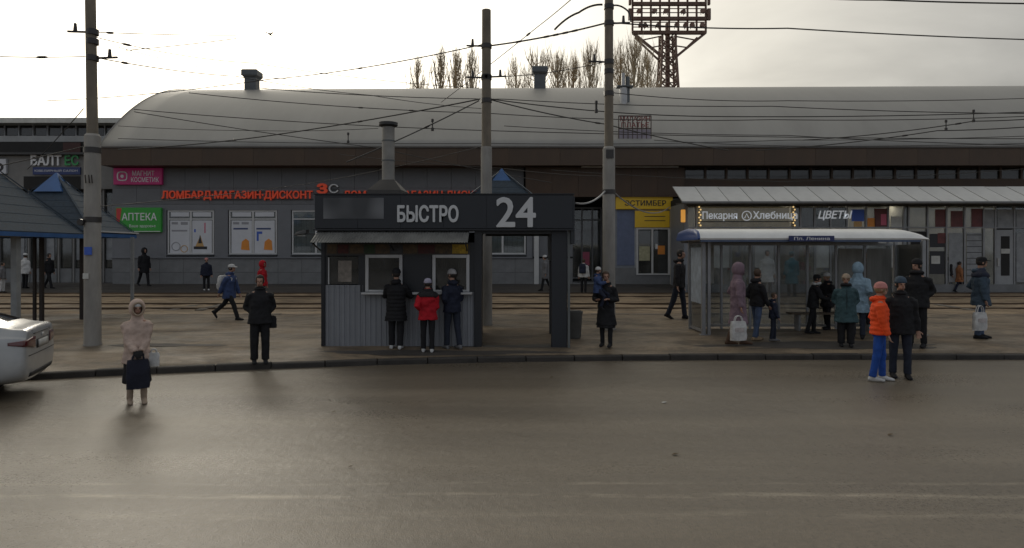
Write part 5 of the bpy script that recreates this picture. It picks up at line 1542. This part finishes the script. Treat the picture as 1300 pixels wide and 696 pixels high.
def person(label, px, fy, hy, heading=0, yaw=0, top='black', hem=.84, bulk=1.0, puffy=False, legs=((2, 4), (-2, 4)), arms=('down', 'down'), lean=0, pants='black', wide=1.0,
           skirt=None, skirt_z=.5, shoes='black', hat=None, hatc='black', hair='dark', hood=None, fur=None, gloves=None, lod=0, group=None, height=None, dx=0.0, collar=None, stripe=None, at_y=None, lift=0.0):
    Y = at_y or foot_y(px, fy)
    X = U(px, Y)
    g = gz(X, Y) + lift
    Hh = height or (fy - hy) * Y / FPX
    if abs(heading) <= 20: heading += math.degrees(math.atan2(-X, Y))     # turned towards the road and the viewer
    t = thing('person', label, 'person', (X, Y, g), R(heading), group)
    k = Hh / 1.76
    vox = (.0125, .017, .024)[lod]
    hipx = .092; hipz = .93
    pose = []
    for s, (a, b_) in zip((1, -1), legs):
        a, b_ = R(a), R(b_)
        hp = Vector((s * hipx, 0, hipz)); kn = hp + .45 * Vector((s * .02, -math.sin(a), -math.cos(a)))
        an = kn + .40 * Vector((s * .01, -math.sin(a - b_), -math.cos(a - b_)))
        pose.append([hp, kn, an, a - b_])
    low = min(p[2].z for p in pose) - .085
    for p in pose:
        for i in range(3): p[i].z -= low
    dz = -low
    pitch = R(lean)
    pivot = Vector((0, 0, hipz + dz))
    def bendv(p):
        f = min(1, max(0, (p[2] - (hipz + dz - .10)) / .35)); f = f * f * (3 - 2 * f)
        q = Vector(p) - pivot; c, s = math.cos(pitch * f), math.sin(pitch * f)
        return (q.x + pivot.x, q.y * c - q.z * s * 1.0 + pivot.y, q.z * c + q.y * s + pivot.z) if f > 0 else tuple(p)
    def bend(mb_, i0=0):
        mb_.v[i0:] = [bendv(v) for v in mb_.v[i0:]]; return mb_
    up = lambda z: z + dz
    # arms
    armp = []
    for s, nm in zip((1, -1), arms):
        S = Vector(bendv((s * .166 * (1 + (bulk - 1) * .4), 0, up(1.368))))
        hx_, hy_, hz_ = HANDS[nm] if isinstance(nm, str) else nm
        T = Vector(bendv((s * hx_, hy_, up(hz_)))) if hz_ > 1.0 else Vector((s * hx_, hy_, up(hz_))) + Vector((0, -.5 * math.sin(pitch), 0)) * (.5)
        E, T = ik(S, T, .29, .25, (s * .5, .8, -.1))
        armp.append((S, E, T, s, nm))
    neck0 = Vector(bendv((0, .005, up(1.46)))); hd0 = Vector(bendv((0, -.02, up(1.56))))
    yw = R(yaw)
    def hp_(x, y, z):          # head-local point (origin at the base of the skull) to body space
        c, s = math.cos(yw), math.sin(yw)
        return (hd0.x + x * c - y * s, hd0.y + x * s + y * c, hd0.z + z)
    def hv(mb_): mb_.v = [hp_(*v) for v in mb_.v]; return mb_
    def fin(mb_, name, m_, parent=t, remesh=None, smooth=None, fold=0.0, it=2):
        mb_.v = [(x * k, y * k, z * k) for x, y, z in mb_.v]
        o = mb_.build(name, m_, parent, smooth=smooth)
        if remesh:
            r = o.modifiers.new('r', 'REMESH'); r.mode = 'VOXEL'; r.voxel_size = remesh * k; r.use_smooth_shade = True
            if fold:
                d = o.modifiers.new('d', 'DISPLACE'); d.texture = TEX; d.strength = fold; d.mid_level = .5; d.texture_coords = 'LOCAL'
            sm = o.modifiers.new('s', 'SMOOTH'); sm.factor = .5; sm.iterations = it
        return o
    # --- body: head, neck, trunk, arms, legs, hands in one skin
    b = MB()
    hd = MB()
    hd.ball((0, .005, .105), (.074, .092, .098), 14, 10); hd.ball((0, -.03, .035), (.055, .062, .058), 12, 8)
    hd.ball((0, -.098, .07), (.014, .022, .022), 8, 6); hd.ball((0, -.088, .10), (.04, .02, .012), 8, 6); hd.ball((0, -.082, .02), (.03, .016, .012), 8, 6)
    for s in (1, -1): hd.ball((s * .078, .01, .08), (.012, .022, .03), 8, 6)
    hv(hd); b.add(hd.v, hd.f)
    b.tube([neck0 - Vector((0, -.005, .06)), hd0 + Vector((0, .02, .06))], [.058, .052], 10)
    i0 = len(b.v)
    b.stack([(0, 0, up(.84), .13, .09), (0, 0, up(1.0), .14, .095), (0, 0, up(1.1), .125, .085), (0, 0, up(1.3), .15, .095), (0, 0, up(1.42), .15, .07), (0, 0, up(1.47), .07, .05)], 14)
    bend(b, i0)
    for hp, kn, an, _ in pose: b.tube([hp, kn, an, an - Vector((0, 0, .05))], [.075, .05, .037, .036], 10)
    hand = MB()
    for S, E, T, s, nm in armp:
        b.tube([S, E, T], [.05, .04, .028], 10)
        d = (T - E).normalized()
        side = d.cross(Vector((0, -1, 0)) if abs(d.y) < .8 else Vector((0, 0, 1))).normalized()
        nrm = side.cross(d).normalized()
        if nrm.dot(Vector((-s, 0, 0))) < 0: nrm = -nrm
        w_ = d.cross(nrm).normalized()
        if w_.y > 0: w_ = -w_
        tgt = hand
        tgt.tube([T - d * .02, T + d * .02, T + d * .085], [.026, .038, .04], 8, flat=.5, ref=nrm)
        for q, ln in zip((-.03, -.01, .01, .03), (.058, .07, .075, .066)):
            p0 = T + d * .08 - w_ * q
            p1 = p0 + d * ln * .5 + nrm * .012 - w_ * q * .15; p2 = p1 + (d * .6 + nrm * .7).normalized() * ln * .5
            tgt.tube([p0, p1, p2], [.0105, .010, .008], 6)
        p0 = T + d * .025 + w_ * .034; p1 = p0 + (d * .6 + w_ * .7).normalized() * .04; p2 = p1 + (d * .9 + nrm * .4).normalized() * .03
        tgt.tube([p0, p1, p2], [.013, .012, .009], 6)
    if not gloves: b.add(hand.v, hand.f)
    fin(b, 'body', m_skin, remesh=vox * .8, it=1)
    if gloves: fin(hand, 'gloves', CLM[gloves], remesh=vox * .8, it=1)
    # --- face
    if lod < 2:
        for s in (1, -1):
            e = MB().ball((s * .03, -.087, .085), (.011, .008, .007), 8, 5); fin(hv(e), 'eye', m_eye, smooth=60)
        e = MB().ball((0, -.094, .028), (.022, .007, .006), 8, 5); fin(hv(e), 'mouth', m_lip, smooth=60)
    # --- trousers or tights, skirt
    p = MB()
    p.stack([(0, .005, up(.80), .15 * wide, .115), (0, .01, up(.90), .175, .13), (0, .005, up(1.02), .165, .12)], 14)
    for hp, kn, an, _ in pose:
        lr = (.095, .072 * wide, .062 * wide, .062 * wide) if not skirt else (.085, .068, .054, .05)
        p.tube([hp, hp.lerp(kn, .5), kn, kn.lerp(an, .45), an - Vector((0, 0, .005))], [lr[0], (lr[0] + lr[1]) / 2, lr[1], lr[2] * 1.03, lr[3]], 12)
    fin(p, 'trousers' if not skirt else 'tights', CLM[pants], remesh=vox, fold=.018)
    if skirt:
        sk = MB(); mid = (pose[0][1] + pose[1][1]) / 2
        sk.stack([(mid.x, mid.y * .9, up(skirt_z), .225, .19), (mid.x * .8, mid.y * .6, up((skirt_z + .95) / 2), .205, .165), (0, 0, up(.98), .17, .125)], 20)
        fin(sk, 'skirt', CLM[skirt], remesh=vox, fold=.02)
    # --- shoes
    for hp, kn, an, sh in pose:
        f = MB()
        tilt = max(-.9, min(.6, sh)) if abs(sh) > .35 else 0
        rings = []
        for q, w_, h_ in ((.075, .036, .06), (.04, .043, .10), (-.03, .043, .105), (-.10, .047, .07), (-.16, .046, .055), (-.20, .030, .04)): rings.append((q, w_, h_))
        vs = []
        for q, w_, h_ in rings:
            for a in range(8):
                an_ = 2 * math.pi * a / 8
                vs.append((w_ * math.cos(an_), q, max(0.0, h_ * .5 + h_ * .55 * math.sin(an_))))
        fs = [(i * 8 + j, (i + 1) * 8 + j, (i + 1) * 8 + (j + 1) % 8, i * 8 + (j + 1) % 8) for i in range(5) for j in range(8)] + [tuple(range(8)), tuple(40 + j for j in reversed(range(8)))]
        ct, st = math.cos(tilt), math.sin(tilt)
        base = Vector((an.x, an.y, an.z - .085))
        vs2 = []
        for x, y, z in vs:
            yy, zz = y, z - .085
            vs2.append((base.x + x, base.y + yy * ct + zz * st, base.z + .085 - yy * st * 1.0 + zz * ct))
        f.add(vs2, fs); f.tube([(an.x, an.y, an.z + .05), (an.x, an.y + .005, an.z - .03)], [.05, .048], 10)
        fin(f, 'shoe', CLM[shoes], remesh=vox * .8, it=2)
    # --- jacket or coat
    j = MB(); bk = bulk
    hr = .205 + max(0, .84 - hem) * .10
    rings = [(0, .0, up(hem), hr * bk, (hr - .055) * bk), (0, .0, up((hem + 1.05) / 2), .195 * bk, .145 * bk), (0, 0, up(1.08), .185 * bk, .135 * bk), (0, .005, up(1.27), .19 * bk, .145 * bk), (0, .01, up(1.36), .16 * bk, .125 * bk),
             (0, .012, up(1.435), .105 * bk, .10), (0, .008, up(1.50), .09, .085), (0, .0, up(1.535), .082, .085)]
    if hem < .7:       # long coats follow the legs
        m_ = (pose[0][1] + pose[1][1]) / 2
        rings[0] = (m_.x * .6, m_.y * .6, *rings[0][2:])
    rings = resample(rings, .018)
    if puffy: rings = [(a, b_, z, rx * (1 + .028 * math.sin(z * 2 * math.pi / .085)), ry * (1 + .04 * math.sin(z * 2 * math.pi / .085))) for a, b_, z, rx, ry in rings]
    j.stack(rings, 20); bend(j)
    for S, E, T, s, nm in armp:
        pts, rad = [], []
        n_ = 14
        for i in range(n_ + 1):
            f = i / n_
            q = S.lerp(E, f * 2) if f < .5 else E.lerp(T, (f - .5) * 2)
            r = (.084 - .020 * f * 2 if f < .5 else .064 - .016 * (f - .5) * 2) * (.5 + .5 * bk)
            if puffy: r *= 1 + .05 * math.sin(f * 42)
            pts.append(q); rad.append(r)
        j.tube(pts, rad, 12)
        j.ball(S - Vector((s * .015, 0, .01)), (.072 * bk, .078 * bk, .062 * bk), 12, 8)
    fin(j, 'coat' if hem < .7 else 'jacket', CLM[top], remesh=vox, fold=.05 if not puffy else .02)
    if stripe:         # yoke in another colour
        y_ = MB(); y_.stack([(0, .005, up(1.34), .214 * bk, .152 * bk), (0, .01, up(1.40), .214 * bk, .135 * bk), (0, .012, up(1.46), .16 * bk, .108), (0, .008, up(1.52), .098, .092)], 18); bend(y_)
        for S, E, T, s, nm in armp: y_.ball(S - Vector((s * .012, 0, .005)), (.095 * bk, .095 * bk, .08 * bk), 12, 8)
        fin(y_, 'yoke', CLM[stripe], remesh=vox, fold=.01)
    if collar:
        c_ = MB(); pts = [(.095 * math.cos(a), .10 * math.sin(a), 0) for a in np.linspace(0, 6.283, 17)]
        c_.tube([(neck0.x + x, neck0.y - .02 + y, neck0.z + .035 + .02 * (y < 0)) for x, y, z in pts], .042, 8); fin(c_, 'collar', CLM[collar], remesh=vox, fold=.02)
    if not collar and not hood and lod < 2:      # stand-up collar with the hood lying on the back
        c_ = MB(); pts, rad = [], []
        for a in np.linspace(0, 6.283, 19):
            bkw = max(0, math.sin(a))
            pts.append((neck0.x + .088 * math.cos(a), neck0.y + .0 + (.085 + .035 * bkw) * math.sin(a), neck0.z + .03 - .02 * bkw)); rad.append(.026 + .026 * bkw)
        c_.tube(pts, rad, 8); fin(c_, 'collar', CLM[top], remesh=vox, fold=.02)
    if lod < 2 and not stripe and top not in ('black', 'cream'):
        zp = MB(); q = [bendv((0, -(.145 if zz > hem + .1 else .15) * bk - .004, up(zz))) for zz in np.linspace(hem + .03, 1.40, 8)]
        zp.tube(q, .006, 5); fin(zp, 'zip', CLM['black2'])
    # --- hair, hat, hood
    def shell(rx, ry, rz, cz, cut, keep_low, cy=0.01, n_=20, m_=14):
        sp = MB(); vs, fs = [], []
        for i in range(m_ + 1):
            th = -math.pi / 2 + math.pi * i / m_
            for q in range(n_):
                ph = 2 * math.pi * q / n_
                vs.append((rx * math.cos(th) * math.cos(ph), cy + ry * math.cos(th) * math.sin(ph), cz + rz * math.sin(th)))
        for i in range(m_):
            for q in range(n_):
                f = (i * n_ + q, i * n_ + (q + 1) % n_, (i + 1) * n_ + (q + 1) % n_, (i + 1) * n_ + q)
                c = [sum(vs[v][d_] for v in f) / 4 for d_ in range(3)]
                if cut(*c) or c[2] < keep_low: continue
                fs.append(f)
        used = sorted({v for f in fs for v in f}); mp_ = {o: i for i, o in enumerate(used)}
        sp.add([vs[v] for v in used], [tuple(mp_[v] for v in f) for f in fs]); return sp
    if hair and not hood:
        sp = shell(.086, .104, .108, .108, lambda x, y, z: y < -.045 and z < .155, .03)
        o = fin(hv(sp), 'hair', HAIR[hair], smooth=80); sl = o.modifiers.new('t', 'SOLIDIFY'); sl.thickness = .012 * k; sl.offset = -1
    if hat == 'beanie':
        sp = MB(); sp.stack([(0, .006, .105, .094, .108), (0, .006, .112, .099, .113), (0, .006, .145, .099, .113), (0, .006, .15, .094, .108), (0, .008, .185, .085, .10), (0, .01, .215, .06, .072), (0, .012, .232, .02, .025)], 18)
        fin(hv(sp), 'hat', CLM[hatc], remesh=max(vox * .8, .012), it=2, fold=.006)
    elif hat == 'cap':
        sp = MB(); sp.stack([(0, .006, .12, .09, .106), (0, .006, .165, .09, .104), (0, .008, .20, .07, .08), (0, .01, .215, .02, .025)], 18)
        sp.add([(-.07, -.075, .125), (.07, -.075, .125), (.055, -.165, .115), (-.055, -.165, .115), (-.07, -.075, .14), (.07, -.075, .14), (.055, -.165, .125), (-.055, -.165, .125)], [(3, 2, 1, 0), (4, 5, 6, 7), (0, 1, 5, 4), (1, 2, 6, 5), (2, 3, 7, 6), (3, 0, 4, 7)])
        fin(hv(sp), 'cap', CLM[hatc], smooth=45)
    if hood:
        sp = shell(.118, .135, .15, .088, lambda x, y, z: y < -.055 and (x / .078) ** 2 + ((z - .075) / .105) ** 2 < 1.0, -.055, cy=.012, n_=28, m_=20)
        o = fin(hv(sp), 'hood', CLM[hood], smooth=80); sl = o.modifiers.new('t', 'SOLIDIFY'); sl.thickness = .02 * k; sl.offset = 0
        pts = [(.084 * math.cos(a), -.085 - .012 * abs(math.sin(a)), .075 + .11 * math.sin(a)) for a in np.linspace(0, 6.283, 21)]
        fm = MB().tube(pts, .019 if fur else .012, 8)
        fin(hv(fm), 'hood_trim', CLM[fur or hood], remesh=max(.011, vox * .8), fold=.012 if fur else 0)
    t['_k'] = k; t['_dz'] = dz
    hands = [(T + (T - E).normalized() * .09) * k for S, E, T, s, nm in armp]
    del t['_k']; del t['_dz']
    return t, hands, k

m_faint = mat('faint_print', (.47, .43, .42), .6, var=.3, vscale=20)
def bag(label, owner, at, w, h, d, m_, rz=0, kind='tote', name='shopping_bag', print_m=None, group=None, handle=.16):
    """bag hanging with its handle top at a point of the owner's frame"""
    M = Matrix.Translation(owner.location) @ Matrix.Rotation(owner.rotation_euler.z, 4, 'Z')
    p = M @ Vector(at)
    t = thing(name, label, 'bag', (p.x, p.y, p.z - h - handle), owner.rotation_euler.z + R(rz), group)
    b = MB(); n_ = 9
    rings = []
    for i in range(n_):
        f = i / (n_ - 1)
        rings.append((random.uniform(-.006, .006), 0, h * f, w / 2 * (.96 + .06 * math.sin(f * 3.1)) * (1 - .08 * f), d / 2 * (.75 + .35 * math.sin(f * 2.6 + .4))))
    b.stack(rings, 20, pw=.45)
    o = b.build('bag_body', m_, t, smooth=50)
    dm = o.modifiers.new('d', 'DISPLACE'); dm.texture = TEX; dm.strength = .03; dm.texture_coords = 'LOCAL'
    for s in (-1, 1):
        pts = [(w * .24 * c, s * d * .22, h + handle * q) for c, q in ((-1, -.15), (-.95, .35), (-.6, .85), (0, 1.0), (.6, .85), (.95, .35), (1, -.15))]
        MB().tube(pts, .011, 6).build('handle', m_, t, smooth=60)
    if print_m: MB().box(-w * .28, w * .28, -d * .5 - .012, -d * .5 + .01, h * .45, h * .68).build('print', print_m, t)
    return t
def backpack(label, owner, k, m_, w=.30, h=.42, d=.16, z=1.02, y=.16, name='backpack', x=0):
    M = Matrix.Translation(owner.location) @ Matrix.Rotation(owner.rotation_euler.z, 4, 'Z')
    p = M @ Vector((x, y * k, z * k))
    t = thing(name, label, 'bag', tuple(p), owner.rotation_euler.z)
    b = MB(); b.stack([(0, d / 2, 0, w * .42, d * .4), (0, d / 2, .03, w * .5, d * .5), (0, d / 2, h * .7, w * .5, d * .48), (0, d / 2, h * .94, w * .4, d * .38), (0, d / 2, h, w * .2, d * .2)], 16, pw=.6)
    b.build('bag_body', m_, t, smooth=50)
    b = MB(); b.stack([(0, d * .95, .04, w * .36, d * .22), (0, d * .98, h * .4, w * .36, d * .22), (0, d * .95, h * .46, w * .3, d * .12)], 14, pw=.6); b.build('pocket', m_, t, smooth=50)
    for s in (-1, 1): MB().tube([(s * w * .3, .02, h * .1), (s * w * .34, -.26, h * .35), (s * w * .34, -.30, h * .8), (s * w * .3, -.05, h * 1.02)], .014, 6).build('strap', m_, t, smooth=60)
    return t

# ---- foreground
p, hnd, k = person('woman in cream hooded coat on the wet road holding a dark bag in front', 174, 512, 383, 4, 4, 'cream', .70, 1.06, False, arms=('clasp', 'clasp'), pants='beige', skirt='black', skirt_z=.36, shoes='beige', hood='cream', fur='beige', gloves='black', hair='fair', hat='beanie', hatc='white')
bag('dark navy shopping bag held in front of the woman in the cream coat', p, (0, -.22 * k, .90 * k), .31, .42, .14, CLM['bag'], name='shopping_bag', handle=.10)
bag('small white handbag at the side of the woman in cream', p, (.25 * k, -.06 * k, .93 * k), .16, .20, .08, CLM['white'], name='handbag', handle=.06)
p, hnd, k = person('man in black jacket and trousers standing alone on the kerb left of the kiosk', 330, 462, 350, 2, -8, 'black', .80, 1.12, arms=('pocket', 'pocket'), pants='black', wide=1.2, hair='dark', legs=((1, 3), (-3, 3)))
bag('small black shoulder bag at the hip of the lone man in black', p, (.235 * k, .05, .94 * k), .16, .22, .09, CLM['black'], name='shoulder_bag', handle=.01)
p, hnd, k = person('walker in blue jacket and white cap striding right across the tram bed', 291, 406, 333, 82, 0, 'blue', .72, 1.15, arms=('down_fwd', 'down_back'), legs=((-30, 22), (27, 8)), lean=6, pants='black', hat='cap', hatc='white', lod=1)
backpack('white bag on the back of the walker in the blue jacket', p, k, CLM['white'], .34, .42, .17, .92, .15, 'shoulder_bag')
person('person in red hooded jacket passing behind the lone man in black', 333, 388, 331, 80, 0, 'red', .80, 1.12, hood='red', legs=((-18, 14), (18, 6)), lod=1)
# ---- at the kiosk
person('tall customer in long black quilted coat at the left kiosk window', 503, 443, 342, 176, 10, 'black', .62, 1.12, True, arms=('counter', 'counter'), pants='black', shoes='white', hat='beanie', hatc='black', wide=1.1, legs=((3, 4), (-3, 4)))
person('short customer in red jacket and lavender hat between two kiosk customers', 543, 447, 355, 183, 0, 'red', .78, 1.12, arms=('pocket', 'waist'), pants='black', shoes='white', hat='beanie', hatc='lav', collar='black', stripe='black2', legs=((2, 3), (-4, 3)))
person('customer in dark navy jacket and grey knit hat at the right kiosk window', 574, 443, 343, -148, 20, 'navy', .82, 1.05, arms=('pocket', 'waist'), pants='dkdenim', shoes='grey', hat='beanie', hatc='knit', legs=((6, 4), (-8, 6)))
# ---- adult carrying a child
p, hnd, k = person('adult in long black coat carrying a child on one arm beside the right pole', 769.5, 440, 345, -14, 20, 'black', .50, 1.04, arms=((.12, -.20, 1.12), (.16, -.22, 1.10)), pants='black', shoes='black', hair='brown', skirt='black', skirt_z=.44, legs=((3, 3), (-3, 3)))
person('small child in blue jacket and white hat carried by the adult in black', 759, 440, 345, 58, 20, 'blue', .78, 1.12, arms=('bent', 'hug'), pants='navy', shoes='black', hat='beanie', hatc='white', hair='brown', legs=((62, 70), (50, 75)), height=1.0, lift=.86, at_y=14.70)
# ---- shelter
p, hnd, k = person('woman in long lilac hooded coat walking right with a white bag by the shelter', 937, 438, 335, 80, 0, 'lilac', .46, 1.12, arms=('pocket', 'carry'), pants='brown', shoes='brown', hood='lilac', legs=((10, 4), (-10, 10)))
bag('white carrier bag with red mark held by the woman in lilac', p, (-.30 * k, .04 * k, .66 * k), .36, .42, .14, CLM['white'], rz=-75, print_m=m_faint, handle=.12)
person('man in black jacket and blue jeans facing right inside the shelter', 961, 432, 342, 105, 25, 'black', .84, 1.06, arms=('pocket', 'down_fwd'), pants='denim', shoes='tan', hair='brown', legs=((6, 5), (-7, 5)))
person('child in dark jacket next to the man in jeans', 982, 433, 372, 70, -20, 'navy', .82, 1.15, arms=('down', 'down_fwd'), pants='dkdenim', shoes='grey', hair='brown', legs=((4, 4), (-4, 4)))
person('person in black leaning forward with a backpack inside the shelter', 1032, 424, 349, 75, 0, 'black', .78, 1.1, arms=('reach', 'reach'), pants='black', lean=9, hat='beanie', hatc='black', collar='white', legs=((6, 8), (-8, 8)))
person('woman in white knit hat and black coat inside the shelter', 1050, 418, 347, -70, -10, 'black2', .70, 1.08, arms=('bent', 'reach'), pants='black', hat='beanie', hatc='white', hair='fair', legs=((8, 10), (-4, 6)), lod=0)
person('elderly woman in teal coat with black fur collar facing the road', 1074, 440, 349, 6, -8, 'teal', .60, 1.22, arms=('pocket', 'pocket'), pants='black', wide=1.35, hat='beanie', hatc='beige', collar='black', hair='fair', legs=((1, 2), (-1, 2)))
p, hnd, k = person('person in pale blue hooded parka with its back turned behind the teal coat', 1089, 430, 335, 150, 0, 'ltblue', .62, 1.15, arms=('carry', 'pocket'), pants='dkdenim', hood='ltblue', legs=((6, 6), (-8, 6)))
bag('dark handbag held low by the person in the pale blue parka', p, (-.30 * k, -.02, .72 * k), .26, .26, .12, CLM['black2'], name='handbag', handle=.12)
# ---- right foreground
p, hnd, k = person('person in bright orange jacket, blue trousers and pink hat on the road', 1117, 484, 360, 62, 12, 'orange', .84, 1.10, True, arms=('pocket', (.24, -.13, .84)), pants='royal', shoes='white', hat='beanie', hatc='pink', hair='fair', legs=((4, 3), (-6, 4)))
person('man in black jacket and black hat standing next to the orange jacket', 1143, 480, 353, 14, 10, 'black', .78, 1.14, arms=('down', 'pocket'), pants='dkdenim', hat='beanie', hatc='steel', legs=((4, 4), (-3, 4)))
person('tall man all in black behind the pair at the kerb', 1164, 441, 330, -12, -20, 'black', .80, 1.12, arms=('pocket', 'pocket'), pants='black', hair='dark', collar='black2', hat='beanie', hatc='black', legs=((-4, 3), (5, 3)))
p, hnd, k = person('man in blue jacket and jeans with a white carrier bag at the right edge', 1245, 430, 327, 70, 10, 'steel', .72, 1.16, arms=('pocket', 'carry'), pants='denim', shoes='black', hat='cap', hatc='black', stripe='navy', legs=((4, 4), (-4, 4)))
bag('white carrier bag with faint pink print held by the man in blue', p, (-.31 * k, .10 * k, .74 * k), .34, .42, .12, CLM['white'], print_m=m_faint, rz=-62)
# ---- far side
F = dict(lod=2)
G = 'passers-by along the far shop fronts'
person('small child in dark jacket and pale pink hat by the first window', 262, 369, 328, 10, 0, 'navy', .80, 1.15, hat='beanie', hatc='pink', shoes='white', **F)
person('dark-clad passer-by with a bag near the pharmacy sign', 183, 363, 315, 60, 0, 'black', .62, 1.1, pants='black', legs=((14, 6), (-16, 10)), hood='black', **F)
person('passer-by in off-white jacket under the left pavilion', 32, 366, 322, 170, 0, 'white', .72, 1.15, pants='black', hat='beanie', hatc='white', **F)
person('dark passer-by striding under the left pavilion with pale bag', 62, 366, 321, 80, 0, 'black', .8, 1.1, pants='black', legs=((-18, 14), (20, 6)), **F)
person('passer-by in pale grey cut by the left edge of the picture', 3, 372, 333, 100, 0, 'grey', .8, 1.1, pants='white', **F)
person('woman in grey coat and white hat seen through the kiosk passage', 692, 369, 324, -80, 0, 'grey', .6, 1.1, hat='beanie', hatc='white', legs=((16, 6), (-16, 12)), **F)
p, hnd, k = person('passer-by in pale jacket between kiosk pillar and right pole', 741, 372, 329, 160, 0, 'white', .8, 1.15, pants='black', hair='brown', **F)
backpack('dark backpack on the passer-by in the pale jacket', p, k, CLM['navy'])
person('dark figure walking half hidden behind the left end of the shelter', 862, 405, 317, 60, 0, 'black2', .8, 1.0, pants='dkdenim', legs=((10, 4), (-14, 8)), lean=3, lod=1)
person('person in long turquoise coat behind the shelter glass', 1005, 377, 320, 180, 0, 'turq', .50, 1.15, hat='beanie', hatc='turq', **F)
person('person in white coat behind the shelter glass', 974, 377, 318, 20, 0, 'white', .55, 1.1, hair='dark', **F)
person('brown-clad figure behind the right shelter panes', 1098, 375, 321, 30, 0, 'brown', .7, 1.05, hair='brown', **F)
person('figure in white jacket with dark hair by the right shelter post', 1143, 376, 328, 10, 0, 'white', .75, 1.05, hair='dark', **F)
person('passer-by in dark jacket and jeans walking with a child by the grey shutters', 1205, 370, 326, 80, 0, 'black2', .8, 1.1, pants='denim', legs=((14, 6), (-16, 8)), collar='white', **F)
person('child in rust-orange coat walking beside the jeans-clad passer-by', 1218, 371, 332, 80, 0, 'rust', .6, 1.2, pants='navy', legs=((14, 6), (-16, 8)), **F)

# ------------------------------------------------------------------ litter on the road
m_leaf = mat('dead_leaf', (.10, .07, .035), .8, var=.3); m_paper = mat('paper_scrap', (.5, .5, .48), .7)
for px_, py_, l, m_, s_ in ((424, 524, 'dead leaf on the road left of centre', m_leaf, .04), (445, 594, 'flattened dead leaf low left of the road centre', m_leaf, .03), (843, 512, 'scrap of white paper on the road right of centre', m_paper, .045),
                            (857, 578, 'curled dark leaf right of the road centre', m_leaf, .04), (1130, 553, 'dead leaf below the man in the black hat', m_leaf, .04), (700, 480, 'tiny dead leaf near the kerb before the passage', m_leaf, .035)):
    Y = foot_y(px_, py_); 
    o = MB().add([(-s_, -s_ * .4, .004), (0, -s_ * .6, .012), (s_, -s_ * .1, .02), (s_ * .6, s_ * .5, .006), (-s_ * .3, s_ * .5, .014), (0, 0, .022)], [(0, 1, 5), (1, 2, 5), (2, 3, 5), (3, 4, 5), (4, 0, 5)]).build('leaf' if m_ is m_leaf else 'paper_scrap', m_)
    o.location = (U(px_, Y), Y, .004); tag(o, l, 'litter')
